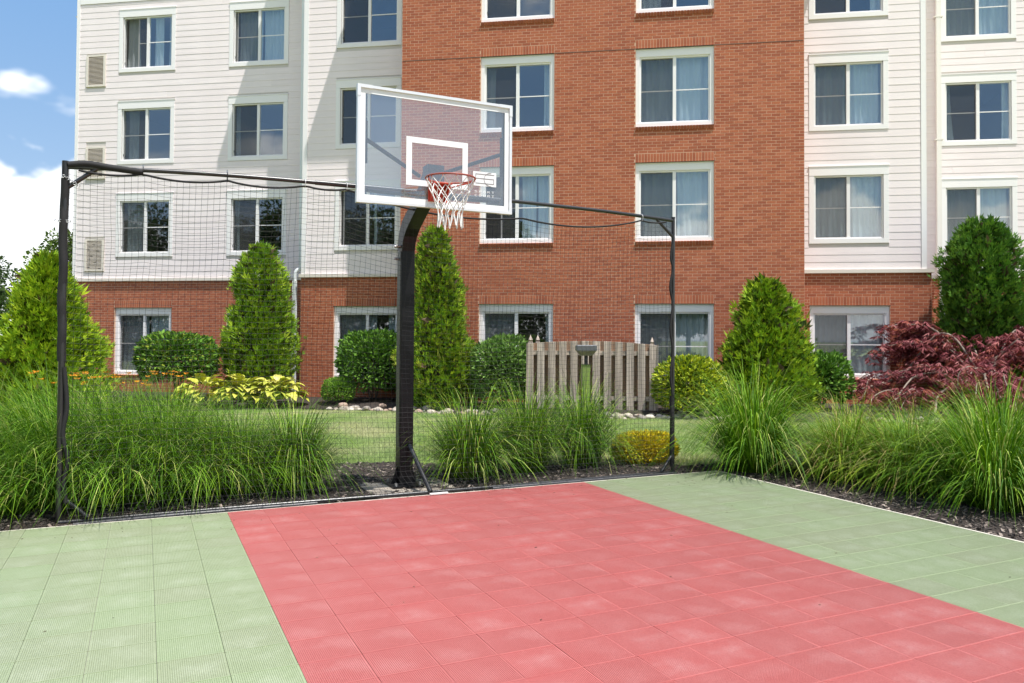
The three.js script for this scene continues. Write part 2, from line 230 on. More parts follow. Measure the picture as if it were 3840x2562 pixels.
function makeWindow(plane, s, y, W, H, kind, drapes, open = 0) {
  const g = holder(hotel, 'window', [s, y, OFF[plane]]); const seed = windowSeed += 13;
  let L, Rr, Tt, Bb, zf; // glazed area and the depth of its face
  if (kind === 'brick') {
    const f0 = -0.16, f1 = -0.045, e = 0.002;
    part(g, 'head_panel', span(e, W - e, H - 0.185, H - e, f0, f1), white);
    part(g, 'jamb', span(e, 0.088, 0.095, H - 0.186, f0, f1), white); part(g, 'jamb', span(W - 0.088, W - e, 0.095, H - 0.186, f0, f1), white);
    part(g, 'sill_board', span(e, W - e, e, 0.094, f0, f1 + 0.012), white);
    L = 0.089; Rr = W - 0.089; Tt = H - 0.187; Bb = 0.096; zf = -0.075;
  } else {
    part(g, 'head_casing', merge([span(0, W, H - 0.205, H, 0.0, 0.026), span(-0.015, W + 0.015, H + 0.001, H + 0.022, 0.0, 0.036)]), white);
    part(g, 'side_casing', span(0, 0.115, 0.106, H - 0.206, 0.0, 0.0225), white); part(g, 'side_casing', span(W - 0.115, W, 0.106, H - 0.206, 0.0, 0.0225), white);
    part(g, 'sill_casing', span(0, W, 0, 0.105, 0.0, 0.024), white);
    L = 0.116; Rr = W - 0.116; Tt = H - 0.207; Bb = 0.107; zf = -0.012;
  }
  // fixed outer frame, mullion and two sashes
  const t = 0.035, mid = (L + Rr) / 2, mw = 0.038;
  part(g, 'frame', merge([span(L, Rr, Tt - t, Tt, zf - 0.09, zf), span(L, Rr, Bb, Bb + t, zf - 0.09, zf), span(L, L + t, Bb + t, Tt - t, zf - 0.09, zf - 0.001), span(Rr - t, Rr, Bb + t, Tt - t, zf - 0.09, zf - 0.001)]), white2);
  part(g, 'mullion', span(mid - mw, mid + mw, Bb + t, Tt - t, zf - 0.07, zf - 0.002), white2);
  const gy0 = Bb + t, gy1 = Tt - t, my = gy0 + (gy1 - gy0) * 0.49;
  const slide = open * (mid - mw - L - t); // the left sash pushed to the right by this much
  part(g, 'pane', span(L + t + slide, mid - mw, gy0, gy1, zf - 0.062, zf - 0.058), glassMat);
  part(g, 'pane', span(mid + mw, Rr - t, gy0, gy1, zf - 0.032, zf - 0.028), glassMat);
  if (open) part(g, 'sash_stile', span(L + t + slide - 0.03, L + t + slide, gy0, gy1, zf - 0.066, zf - 0.05), white2);
  part(g, 'muntin', span(L + t + slide, mid - mw, my - 0.011, my + 0.011, zf - 0.057, zf - 0.05), white2);
  part(g, 'muntin', span(mid + mw, Rr - t, my - 0.011, my + 0.011, zf - 0.027, zf - 0.018), white);
  part(g, 'insect_screen', new THREE.PlaneGeometry(mid - mw - L - t, gy1 - gy0).translate((L + t + mid - mw) / 2, (gy0 + gy1) / 2, zf - 0.03), screenMat);
  part(g, 'latch', span(L + t - 0.001, L + t + 0.012, gy0 + 0.1, gy0 + 0.16, zf - 0.028, zf - 0.012), M(0.08, 0.08, 0.08, 0.5));
  for (const [a, b, fl] of drapes) part(g, 'curtain', curtain(mix(L, Rr, a), mix(L, Rr, b), Bb - 0.05, Tt + 0.03, zf - 0.19, seed + a * 100, fl || 0), curtainMat);
  // the room behind, closed all round
  const d = 3.2, z1 = zf - 0.09;
  const room = merge([span(L - 0.45, Rr + 0.45, Bb - 0.62, Bb - 0.6, z1 - d, z1), span(L - 0.45, Rr + 0.45, Tt + 0.22, Tt + 0.24, z1 - d, z1), span(L - 0.47, L - 0.45, Bb - 0.6, Tt + 0.22, z1 - d, z1), span(Rr + 0.45, Rr + 0.47, Bb - 0.6, Tt + 0.22, z1 - d, z1), span(L - 0.45, Rr + 0.45, Bb - 0.6, Tt + 0.22, z1 - d, z1 - d + 0.02),
    span(L - 0.45, L, Bb - 0.6, Tt + 0.22, z1 - 0.02, z1), span(Rr, Rr + 0.45, Bb - 0.6, Tt + 0.22, z1 - 0.02, z1), span(L, Rr, Bb - 0.6, Bb, z1 - 0.02, z1), span(L, Rr, Tt, Tt + 0.22, z1 - 0.02, z1)]);
  part(g, 'room_lining', room, roomMat);
  return g;
}
const FULL = [[0.0, 0.5], [0.5, 1.0]], SIDES = [[0.0, 0.14], [0.88, 1.0]], LEFT = [[0.02, 0.3]], MOST = [[0, 0.47], [0.5, 0.62], [0.82, 1]], WIDE = [[0.0, 0.52], [0.54, 1]];
const openings = { B: [], L1: [], L2: [], R1: [], R2: [] };
const brickOpenings = { B: [], L1: [], L2: [], R1: [], R2: [] };
function brickWindow(plane, s, top, drapes, open, H = WINH) { brickOpenings[plane].push([s, s + WINW, top - H, top]); makeWindow(plane, s, top - H, WINW, H, 'brick', drapes, open); }
for (const [k, s] of [[0, 0], [1, 3.6623]]) {
  brickWindow('B', s, Y1, k ? [[0.02, 0.46], [0.5, 1]] : [[0.0, 0.48], [0.92, 1]], 0);
  brickWindow('B', s, Y2, k ? WIDE : [[0.56, 0.78], [0.8, 1]], k ? 0 : 0.55);
  brickWindow('B', s, Y2 + FH, k ? FULL : SIDES, 0);
  brickWindow('B', s, Y2 + 2 * FH, k ? LEFT : [], 0);
}
brickWindow('L2', -11.11, Y1, WIDE, 0, 1.9); brickWindow('L2', -7.67, Y1, LEFT, 0, 1.9); brickWindow('L1', -4.125, Y1, MOST, 0, 1.88);
brickWindow('R1', 7.682, Y1, FULL, 0, 1.7); brickWindow('R2', 11.19, Y1, FULL, 0, 1.7);
const SW = 1.765, SH = 1.792, SB = 3.831;
function sidingWindow(plane, s, floor, drapes, open) { const y = SB + (floor - 2) * FH; openings[plane].push([s, s + SW, y, y + SH]); makeWindow(plane, s, y, SW, SH, 'siding', drapes, open); }
sidingWindow('L2', -11.099, 4, [[0.02, 0.26, 0.3], [0.55, 0.74], [0.86, 1]], 0.62); sidingWindow('L2', -7.685, 4, [[0.06, 0.5], [0.54, 1]], 0.1);
sidingWindow('L2', -11.099, 3, [[0.05, 0.27]], 0); sidingWindow('L2', -7.685, 3, [[0.0, 0.09]], 0);
sidingWindow('L2', -11.099, 2, [[0.06, 0.4]], 0); sidingWindow('L2', -7.685, 2, [[0.0, 0.1]], 0);
sidingWindow('L1', -4.122, 4, [], 0); sidingWindow('L1', -4.122, 3, [], 0); sidingWindow('L1', -4.122, 2, [[0.56, 0.62]], 0.12);
sidingWindow('R1', 7.666, 4, [[0.84, 1]], 0); sidingWindow('R1', 7.666, 3, FULL, 0); sidingWindow('R1', 7.666, 2, WIDE, 0);
sidingWindow('R2', 11.175, 4, FULL, 0); sidingWindow('R2', 11.175, 3, [[0, 0.12, 0.9], [0.9, 1]], 0); sidingWindow('R2', 11.175, 2, FULL, 0);

// wall cores: a slab with the openings cut out, thickness behind the face
function slab(s0, s1, y0, y1, holes, z0, z1) {
  const sh = new THREE.Shape([[s0, y0], [s1, y0], [s1, y1], [s0, y1]].map(p => new THREE.Vector2(...p)));
  for (const [a, b, c, d] of holes) { const lo = Math.max(c, y0 + 0.001), hi = Math.min(d, y1 - 0.001); if (hi <= lo) continue; sh.holes.push(new THREE.Path([[a, lo], [a, hi], [b, hi], [b, lo]].map(p => new THREE.Vector2(...p)))); }
  return new THREE.ExtrudeGeometry(sh, { depth: z1 - z0, bevelEnabled: false }).translate(0, 0, z0);
}
// brick walls
const brickGeos = new Map();
function brickGeo(len, h) { const k = `${len.toFixed(3)},${h.toFixed(3)}`; if (!brickGeos.has(k)) { const g = box(len, h, 0.05, 0, 0, -0.025); const p = g.attributes.position, nn = g.attributes.normal, uv = []; for (let i = 0; i < p.count; i++) uv.push(p.getX(i) * 2.2 + 0.5, p.getY(i) * 2.2 + p.getZ(i)); g.setAttribute('uv', new THREE.Float32BufferAttribute(uv, 2)); brickGeos.set(k, g); } return brickGeos.get(k); }
function brickWall(plane, s0, s1, y0, y1, keepCount, eye, courseBase) {
  const wall = holder(hotel, 'brick_wall', [0, 0, OFF[plane]]); const ops = brickOpenings[plane];
  part(wall, 'mortar', slab(s0, s1, y0, y1, ops.map(([a, b, c, d]) => [a, b, c, d]), -0.2, -0.0014), mortarMat);
  const blocked = ops.map(([a, b, c, d]) => [a, b, c - C * 1.28, d + 3 * C]);
  const list = [];
  for (let k = Math.floor((y0 - courseBase) / C); courseBase + k * C < y1 - 0.02; k++) {
    const yb = courseBase + k * C, yt = Math.min(yb + C, y1); if (yt < y0 + 0.02) continue; const yc = Math.max(yb, y0); const h = yt - yc - 0.0095; if (h < 0.012) continue;
    const cuts = blocked.filter(o => o[2] < yt - 0.02 && o[3] > yc + 0.02).sort((a, b) => a[0] - b[0]);
    let segs = [[s0, s1]]; for (const c of cuts) segs = segs.flatMap(([a, b]) => [[a, Math.min(b, c[0])], [Math.max(a, c[1]), b]].filter(([p, q]) => q - p > 0.02));
    for (const [a, b] of segs) { const start = s0 - 0.3 + (k & 1 ? BW / 2 : 0); for (let x = start + Math.floor((a - start) / BW) * BW; x < b; x += BW) { const l = Math.max(x, a), r = Math.min(x + BW, b); if (r - l < 0.03) continue; const len = r - l - 0.0095; list.push([(l + r) / 2, yc + h / 2 + 0.0047, len, h]); } }
  }
  const near = list.map((b, i) => [Math.hypot(b[0] - eye[0], (b[1] - eye[1]) * 1.2) + (b[2] < 0.18 ? 50 : 0), i]).sort((a, b) => a[0] - b[0]).slice(0, keepCount).map(a => a[1]); const kept = new Set(near);
  let n = 0; const rest = [];
  const toneAt = (x, y) => clamp(Math.floor(RB() * 4.4 + (fbm(x * 0.5, y * 0.7, 3, 3) - 0.5) * 3.2 + 0.7), 0, 5);
  list.forEach((b, i) => { const tone = toneAt(b[0], b[1]), proud = (RB() - 0.5) * 0.0014; if (kept.has(i)) { part(wall, n ? `brick_${String(n).padStart(3, '0')}` : 'brick', brickGeo(b[2], b[3]), brickMats[tone], [b[0], b[1], proud]); n++; } else rest.push([b, tone, proud]); });
  const im = new THREE.InstancedMesh(brickGeo(BW - 0.0095, C - 0.0095), brickAny, rest.length), m = new THREE.Matrix4(), c = new THREE.Color();
  rest.forEach(([b, tone, proud], i) => { m.makeScale(b[2] / (BW - 0.0095), b[3] / (C - 0.0095), 1).setPosition(b[0], b[1], proud); im.setMatrixAt(i, m); im.setColorAt(i, c.setRGB(...brickTones[tone])); });
  lit(im); im.name = 'bricks'; im.userData.kind = 'stuff'; wall.add(im);
  for (const [a, b, c0, d] of ops) { // soldier course over the opening, tilted rowlock sill under it
    const cnt = 26, w = (b - a) / cnt;
    if (d + 3 * C < y1 + 0.01) { for (let i = 0; i < cnt; i++) part(wall, 'header_brick', brickGeo(w - 0.0095, 3 * C - 0.0095), brickMats[Math.floor(RB() * 6)], [a + (i + 0.5) * w, d + 1.5 * C, 0.001 + (RB() - 0.5) * 0.002]); part(wall, 'lintel', span(a - 0.02, b + 0.02, d - 0.004, d + 0.003, -0.19, 0.004), M(0.07, 0.045, 0.04, 0.8)); }
    if (c0 - 2 * C > y0) for (let i = 0; i < cnt; i++) { const o = part(wall, 'sill_brick', brickGeo(w - 0.008, 1.25 * C), brickMats[Math.floor(RB() * 5)], [a + (i + 0.5) * w, c0 - 0.66 * C, 0.03]); o.rotation.x = 0.26; }
    if (c0 - 2 * C > y0) part(wall, 'sill_mortar', span(a, b, c0 - 1.2 * C, c0 - 0.1 * C, -0.03, 0.006), mortarMat);
  }
  return wall;
}
const LEDGE = 3.135;
const wallB = brickWall('B', -1.955, 7.395, -0.2, 12.1, 300, [5.6, 4.3], Y1);
brickWall('L1', -5.04, -1.6, -0.25, LEDGE, 120, [-4.6, 1.4], Y1);
brickWall('L2', -12.45, -4.6, -0.3, LEDGE, 120, [-9, 1.6], Y1);
brickWall('R1', 7.42, 10.35, -0.2, LEDGE, 160, [8.6, 1.6], Y1);
brickWall('R2', 9.9, 16, -0.2, LEDGE, 40, [10.8, 2.4], Y1);
{ // steel shelf line across the brick at the third floor heads
  const y = Y2 + FH - 0.006; for (const [a, b] of [[-1.95, 0], [WINW, 3.6623], [3.6623 + WINW, 7.39]]) part(wallB, 'shelf_line', span(a + 0.021, b - 0.021, y - 0.006, y + 0.007, -0.01, 0.0035), M(0.10, 0.05, 0.04, 0.9));
}
// lap siding: one board per course, cut round the windows, with butt joints
const sidingTones = [[0.86, 0.765, 0.77], [0.87, 0.78, 0.785], [0.85, 0.755, 0.76], [0.865, 0.77, 0.775]];
const grime = texture(256, (u, v) => 0.985 + (tiled(u, v, 5, 3, 4) - 0.5) * 0.10 + (fbm(u * 60, v * 2, 4, 3) - 0.5) * 0.06); grime.repeat.set(0.4, 0.4);
const sidingMats = sidingTones.map(t => M(...t, 0.6, { map: grime }));
function plankGeo(len, h) { // lower edge proud, upper edge tucked under the next board
  const sh = new THREE.Shape([[0.002, 0], [0.0115, 0], [0.0125, 0.002], [0.0078, h - 0.0006], [0.002, h - 0.0006]].map(p => new THREE.Vector2(...p)));
  return new THREE.ExtrudeGeometry(sh, { depth: len, bevelEnabled: false }).rotateY(-Math.PI / 2).translate(len / 2, 0, 0);
}
function sidingWall(plane, s0, s1, y0, y1, extra = []) {
  const wall = holder(hotel, 'siding_wall', [0, 0, OFF[plane]]); const ops = openings[plane], inset = 0.1;
  part(wall, 'sheathing', slab(s0, s1, y0, y1, ops.map(([a, b, c, d]) => [a + inset, b - inset, c + inset, d - inset]), -0.15, 0.0), M(0.6, 0.55, 0.52, 0.8));
  const E = 0.1706; let n = 0; const blocks = [...ops, ...extra];
  for (let k = 0; y0 + k * E < y1 - 0.03; k++) {
    const yb = y0 + k * E, yt = Math.min(yb + E, y1 - 0.012); let segs = [[s0, s1]];
    for (const c of blocks) if (c[2] < yt - 0.015 && c[3] > yb + 0.02) segs = segs.flatMap(([a, b]) => [[a, Math.min(b, c[0] - 0.003)], [Math.max(a, c[1] + 0.003), b]].filter(([p, q]) => q - p > 0.03));
    for (const [a, b] of segs) { let cuts = [a]; if (b - a > 3.4) { const j = a + 0.6 + RB() * (b - a - 1.2); cuts.push(j); if (b - a > 5.6 && Math.abs(j - (a + b) / 2) > 1.4) cuts.push(j < (a + b) / 2 ? j + (b - j) * (0.4 + RB() * 0.3) : a + (j - a) * (0.3 + RB() * 0.3)); } cuts.push(b); cuts.sort((p, q) => p - q);
      for (let i = 0; i + 1 < cuts.length; i++) { const l = cuts[i] + (i ? 0.001 : 0), r = cuts[i + 1] - 0.001; part(wall, n ? `plank_${String(n).padStart(3, '0')}` : 'plank', plankGeo(r - l, yt - yb), sidingMats[Math.floor(RB() * 4)], [(l + r) / 2, yb, (RB() - 0.5) * 0.0012]); n++; } }
  }
  return wall;
}
const vents = [[-12.13, 8.74], [-12.1, 6.08], [-12.08, 3.43]], VW = 0.62, VH = 0.92;
const LT = 3.222;
const wallL2 = sidingWall('L2', -12.36, -4.9, LT, 11.15, vents.map(([s, y]) => [s, s + VW, y, y + VH]));
sidingWall('L1', -4.9, -1.7, LT, 12.0); sidingWall('R1', 7.42, 10.13, LT, 12.0); sidingWall('R2', 9.9, 16, LT, 12.0);
// trim
const trim = (plane, a, b, y0, y1, z0, z1, name = 'corner_board', m = white) => part(hotel, name, span(a, b, y0, y1, OFF[plane] + z0, OFF[plane] + z1), m);
trim('L2', -12.465, -12.362, LT + 0.001, 12.0, -0.15, 0.022); trim('L1', -5.03, -4.902, LT + 0.001, 11.98, -0.15, 0.022); trim('R1', 10.132, 10.245, LT + 0.001, 11.98, -0.15, 0.022);
trim('L2', -12.36, -5.5, 11.152, 11.98, -0.15, 0.026, 'frieze_board');
for (const [p, a, b, n] of [['L2', -12.5, -5.05, 9], ['L1', -5.09, -1.96, 4], ['R1', 7.4, 10.4, 4], ['R2', 10.36, 16, 7]]) for (let i = 0; i < n; i++) { const w = (b - a) / n; trim(p, a + i * w + 0.0015, a + (i + 1) * w - 0.0015, LEDGE + 0.001, LT - 0.002, -0.15, 0.055 + (i % 2) * 0.001, 'ledge_stone', cream); }
for (const [s, y] of vents) { // louvred vents
  const v = holder(hotel, 'wall_vent', [s, y, OFF.L2]);
  part(v, 'vent_frame', merge([span(0, VW, VH - 0.05, VH, 0, 0.03), span(0, VW, 0, 0.05, 0, 0.04), span(0, 0.07, 0.051, VH - 0.051, 0, 0.038), span(VW - 0.07, VW, 0.051, VH - 0.051, 0, 0.038)]), cream);
  part(v, 'vent_backing', span(0.07, VW - 0.07, 0.05, VH - 0.05, 0.001, 0.004), M(0.2, 0.14, 0.1, 0.9));
  for (let i = 0; i < 22; i++) { const o = part(v, 'slat', box(VW - 0.142, 0.026, 0.004), M(0.62, 0.55, 0.47, 0.6), [VW / 2, 0.07 + i * 0.0365, 0.02]); o.rotation.x = -0.7; }
}
// downspouts
{
  const d = holder(hotel, 'downspout', [0, 0, 0]); const z = OFF.R2 + 0.1;
  part(d, 'pipe', merge([span(11.045, 11.155, 3.36, 12, z - 0.045, z + 0.045), span(11.09, 11.2, -0.05, 2.86, z + 0.03, z + 0.12)]), M(0.78, 0.75, 0.71, 0.5));
  part(d, 'elbow', tube([[11.1, 3.4, z], [11.1, 3.27, z + 0.01], [11.14, 3.05, z + 0.07], [11.145, 2.82, z + 0.075]], 0.056, 14, 8), M(0.78, 0.75, 0.71, 0.5));
  for (const y of [3.43, 6.6, 9.7]) part(d, 'strap', span(11.0, 11.2, y, y + 0.03, z - 0.06, z + 0.05), M(0.75, 0.71, 0.66, 0.5));
  const e = holder(hotel, 'downspout', [0, 0, 0]), w = OFF.L1 - 0.12, mm = M(0.70, 0.73, 0.75, 0.5);
  part(e, 'pipe', merge([span(-5.145, -5.045, 3.5, 12, w - 0.04, w + 0.05), span(-5.29, -5.19, -0.1, 3.05, w + 0.02, w + 0.11)]), mm);
  part(e, 'elbow', tube([[-5.1, 3.52, w], [-5.105, 3.4, w + 0.01], [-5.2, 3.31, w + 0.05], [-5.24, 3.18, w + 0.065], [-5.24, 3.0, w + 0.065]], 0.052, 18, 8), mm);
  for (const y of [4.6, 7.2]) part(e, 'strap', span(-5.16, -5.03, y, y + 0.03, w - 0.05, w + 0.056), mm);
}
// side returns, roofs and eaves: they close the building and throw its shadows
part(hotel, 'side_wall', span(-1.953, -1.75, -0.2, 12.1, -3.5, -0.2), M(0.33, 0.122, 0.075, 0.9));
part(hotel, 'side_wall', span(7.19, 7.393, -0.2, 12.1, -3.5, -0.2), M(0.33, 0.122, 0.075, 0.9));
part(hotel, 'side_wall', span(-5.028, -4.88, -0.2, 11.98, -5, OFF.L1 - 0.15), M(0.76, 0.68, 0.65, 0.7));
part(hotel, 'side_wall', span(10.1, 10.243, -0.2, 11.98, -5, OFF.R1 - 0.151), M(0.76, 0.68, 0.65, 0.7));
part(hotel, 'side_wall', span(-12.46, -12.3, -0.3, 11.98, -12, OFF.L2 - 0.2), M(0.76, 0.68, 0.65, 0.7));
part(hotel, 'roof_eave', span(-3.09, 8.5, 12.12, 12.4, -12, 0.05), white);
part(hotel, 'roof_eave', span(-6.15, -3.1, 12.01, 12.3, -12, OFF.L1 + 0.25), white);
part(hotel, 'roof_eave', span(-12.5, -6.16, 11.99, 12.25, -12, OFF.L2 + 0.04), white);
part(hotel, 'roof_eave', span(8.51, 10.5, 12.0, 12.25, -12, OFF.R1 + 0.03), white);
part(hotel, 'roof_eave', span(10.51, 16.2, 12.0, 12.25, -12, OFF.R2 + 0.03), white);
part(hotel, 'back_wall', span(-12.4, 16, -0.3, 12, -12.2, -12), M(0.6, 0.5, 0.45, 0.8));
{ // gutter end and shingles showing past the left corner
  const z1 = OFF.L2 - 0.35, z0 = -11;
  part(hotel, 'gutter', new THREE.ExtrudeGeometry(new THREE.Shape([[-12.467, 10.72], [-12.56, 10.78], [-12.74, 10.86], [-12.80, 10.97], [-12.82, 11.0], [-12.467, 11.0]].map(p => new THREE.Vector2(...p))), { depth: z1 - z0, bevelEnabled: false }).translate(0, 0, z0), M(0.7, 0.68, 0.63, 0.6));
  part(hotel, 'roof_shingles', new THREE.ExtrudeGeometry(new THREE.Shape([[-12.467, 11.03], [-12.70, 11.03], [-12.66, 11.052], [-12.467, 11.08]].map(p => new THREE.Vector2(...p))), { depth: z1 - z0 - 0.1, bevelEnabled: false }).translate(0, 0, z0), M(0.18, 0.14, 0.11, 0.9));
}

// ------------------------------------------------------------------ the basketball hoop
const blackPaint = M(0.006, 0.006, 0.007, 0.38, { specularIntensity: 0.6 }), aluminium = M(0.74, 0.75, 0.77, 0.38, { metalness: 0.25 }), print = M(0.80, 0.81, 0.82, 0.5);
{
  const hoop = thing('basketball_hoop', 'black goal post with a clear backboard, red rim and white net', 'basketball hoop', [1.84, 0, -0.71]);
  const prism = (profile, w) => new THREE.ExtrudeGeometry(new THREE.Shape(profile.map(p => new THREE.Vector2(...p))), { depth: w - 0.012, bevelEnabled: true, bevelSize: 0.006, bevelThickness: 0.006, bevelSegments: 2 }).rotateY(-Math.PI / 2).translate(w / 2 - 0.006, 0, 0); // profile in (z, y), width along x
  part(hoop, 'post', prism([[-0.085, -0.01], [0.07, -0.01], [0.07, 2.50], [0.095, 2.58], [0.15, 2.65], [0.24, 2.72], [0.60, 2.90], [0.60, 3.02], [0.2, 2.88], [0.06, 2.81], [-0.04, 2.70], [-0.085, 2.56]], 0.145), blackPaint);
  part(hoop, 'extension_arm', prism([[0.5, 2.885], [0.93, 3.07], [0.93, 3.22], [0.75, 3.22], [0.5, 3.01]], 0.13), blackPaint);
  part(hoop, 'side_plate', merge([span(-0.079, -0.0735, 0.4, 2.5, -0.07, 0.05)]), M(0.06, 0.058, 0.055, 0.45));
  part(hoop, 'mount_box', span(-0.085, 0.085, 3.06, 3.255, 0.80, 0.955), M(0.02, 0.021, 0.024, 0.5));
  for (const s of [-1, 1]) part(hoop, 'gusset', new THREE.ExtrudeGeometry(new THREE.Shape([[0, 0], [s * 0.075, 0], [0, 0.2]].map(p => new THREE.Vector2(...p))), { depth: 0.012, bevelEnabled: false }).translate(s * 0.0735, 0, -0.02), blackPaint);
  part(hoop, 'base_plate', span(-0.17, 0.17, -0.011, 0.006, -0.2, 0.18), blackPaint);
  for (const x of [-0.13, 0.13]) for (const z of [-0.16, 0.14]) part(hoop, 'anchor_bolt', new THREE.CylinderGeometry(0.016, 0.016, 0.03, 6).translate(x, 0.021, z), M(0.5, 0.5, 0.5, 0.4, { metalness: 0.8 }));
  for (const [y, z] of [[2.55, -0.03], [2.42, -0.03], [2.55, 0.04]]) part(hoop, 'bolt', new THREE.CylinderGeometry(0.014, 0.014, 0.05, 8).rotateZ(Math.PI / 2).translate(-0.1, y, z), M(0.35, 0.33, 0.33, 0.4, { metalness: 0.7 }));
  for (const s of [-1, 1]) {
    part(hoop, 'brace', merge([rod([s * 0.06, 3.20, 0.62], [s * 0.69, 3.43, 0.945], 0.02), rod([s * 0.69, 3.2, 0.955], [s * 0.69, 3.6, 0.955], 0.014)]), blackPaint);
    part(hoop, 'brace', rod([s * 0.06, 3.0, 0.6], [s * 0.68, 2.95, 0.95], 0.02), blackPaint);
  }
  const zb = 0.99; // board face, in the hoop's own z
  const board = holder(hoop, 'backboard', [0, 2.823, zb]); const w = 1.572, h = 1.1;
  const ring = (w0, h0, y0, t, z0, z1) => merge([span(-w0 / 2, w0 / 2, y0 + h0 - t, y0 + h0, z0, z1), span(-w0 / 2, w0 / 2, y0, y0 + t, z0, z1), span(-w0 / 2, -w0 / 2 + t, y0 + t, y0 + h0 - t, z0, z1 - 0.0003), span(w0 / 2 - t, w0 / 2, y0 + t, y0 + h0 - t, z0, z1 - 0.0003)]);
  part(board, 'frame', ring(w, h, 0, 0.026, -0.03, 0.022), aluminium);
  for (const sx of [-1, 1]) for (const y of [0, h - 0.11]) part(board, 'corner_cap', merge([span(sx * w / 2 - (sx > 0 ? 0.0285 : 0.0025), sx * w / 2 + (sx > 0 ? 0.0025 : 0.0285), y - 0.0025 * (y ? 0 : 1), y + 0.11 + (y ? 0.0025 : 0), -0.032, 0.0245), span(sx > 0 ? w / 2 - 0.14 : -w / 2 + 0.0286, sx > 0 ? w / 2 - 0.0286 : -w / 2 + 0.14, y ? h - 0.0285 : -0.0025, y ? h + 0.0025 : 0.0285, -0.032, 0.0242)]), M(0.72, 0.73, 0.75, 0.42, { metalness: 0.2 }));
  part(board, 'glass', span(-w / 2 + 0.027, w / 2 - 0.027, 0.027, h - 0.027, -0.006, 0.006), new THREE.MeshPhysicalMaterial({ color: new THREE.Color().setRGB(0.93, 0.95, 0.96), roughness: 0.03, transmission: 0.93, thickness: 0, ior: 1.9, side: THREE.DoubleSide }));  // faint white diffuse share in the glass stands in for a bright cloud reflection
  part(board, 'border_stripe', ring(w - 0.056, h - 0.056, 0.028, 0.048, 0.0066, 0.0082), print);
  part(board, 'target_square', ring(0.627, 0.466, 0.203, 0.056, 0.0066, 0.0082), print);
  part(board, 'back_rail', merge([span(-0.73, -0.70, 0.03, h - 0.03, -0.05, -0.02), span(0.70, 0.73, 0.03, h - 0.03, -0.05, -0.02)]), M(0.03, 0.035, 0.045, 0.5));
  { // the printed emblem and the two words under it
    const e = holder(board, 'emblem', [0.371, 0.259, 0.0068]); // lower left corner of the plate
    const pw = 0.249, ph = 0.142, line = M(0.25, 0.22, 0.23, 0.6), path = [[0.225, 0.118], [0.028, 0.118], [0.028, 0.083], [0.222, 0.075], [0.222, 0.027], [0.028, 0.03]];
    const plate = new THREE.Shape([[0.003, 0], [pw - 0.003, 0], [pw, 0.003], [pw, ph - 0.003], [pw - 0.003, ph], [0.003, ph], [0, ph - 0.003], [0, 0.003]].map(p => new THREE.Vector2(...p)));
    const bits = []; for (let i = 0; i + 1 < path.length; i++) { const [a, b] = [path[i], path[i + 1]]; bits.push(Math.abs(a[1] - b[1]) < 0.01 ? span(Math.min(a[0], b[0]) - 0.003, Math.max(a[0], b[0]) + 0.003, Math.min(a[1], b[1]) - 0.0025, Math.min(a[1], b[1]) + 0.0035, 0.0022, 0.0034) : span(a[0] - 0.003, a[0] + 0.003, Math.min(a[1], b[1]) + 0.0036, Math.max(a[1], b[1]) - 0.0026, 0.0022, 0.0034)); }
    const arc = []; for (let i = 0; i <= 16; i++) { const a = Math.PI * (0.5 + i / 16); arc.push([0.195 + Math.cos(a) * 0.078, 0.071 + Math.sin(a) * 0.068, 0.003]); }
    part(e, 'emblem_plate', new THREE.ExtrudeGeometry(plate, { depth: 0.0012, bevelEnabled: false }), print);
    part(e, 'emblem_lines', merge([...bits, tube(arc, 0.0022, 40, 5)]), line);
    const font = await new FontLoader().loadAsync('fonts/droid/droid_sans_regular.typeface.json');
    [['SPORT', 0.192], ['COURT', 0.154]].forEach(([word, y]) => { const gs = []; [...word].forEach((ch, i) => { const g = new TextGeometry(ch, { font, size: 0.0205, depth: 0.0014, curveSegments: 3, bevelEnabled: false }); g.computeBoundingBox(); const bw = g.boundingBox.max.x - g.boundingBox.min.x; g.translate(-g.boundingBox.min.x, 0, 0); g.scale(0.028 / bw, 1, 1); g.translate(i * 0.0455, 0, 0); gs.push(g); }); part(board, 'lettering', merge(gs), print, [0.389, y, 0.0068]); });
  }
  const red = M(0.52, 0.055, 0.025, 0.45), rim = holder(hoop, 'rim', [0, 3.048, 1.369]);
  part(rim, 'ring', new THREE.TorusGeometry(0.2286, 0.0085, 10, 48).rotateX(Math.PI / 2), M(0.30, 0.06, 0.04, 0.45));
  part(rim, 'mount_plate', merge([span(-0.095, 0.095, -0.165, -0.012, -0.371, -0.357), new THREE.ExtrudeGeometry(new THREE.Shape([[-0.357, -0.012], [-0.20, -0.012], [-0.225, -0.04], [-0.34, -0.165], [-0.357, -0.165]].map(p => new THREE.Vector2(...p))), { depth: 0.01, bevelEnabled: false }).rotateY(-Math.PI / 2).translate(-0.07, 0, 0), new THREE.ExtrudeGeometry(new THREE.Shape([[-0.357, -0.012], [-0.20, -0.012], [-0.225, -0.04], [-0.34, -0.165], [-0.357, -0.165]].map(p => new THREE.Vector2(...p))), { depth: 0.01, bevelEnabled: false }).rotateY(-Math.PI / 2).translate(0.08, 0, 0), span(-0.095, 0.095, -0.0118, -0.005, -0.371, -0.2)]), red);
  part(rim, 'support_rods', merge([tube([[-0.07, -0.04, -0.35], [-0.14, -0.028, -0.16], [-0.195, -0.02, -0.04], [-0.223, -0.01, 0.03]], 0.007, 20, 6), tube([[0.07, -0.04, -0.35], [0.14, -0.028, -0.16], [0.195, -0.02, -0.04], [0.223, -0.01, 0.03]], 0.007, 20, 6)]), red);
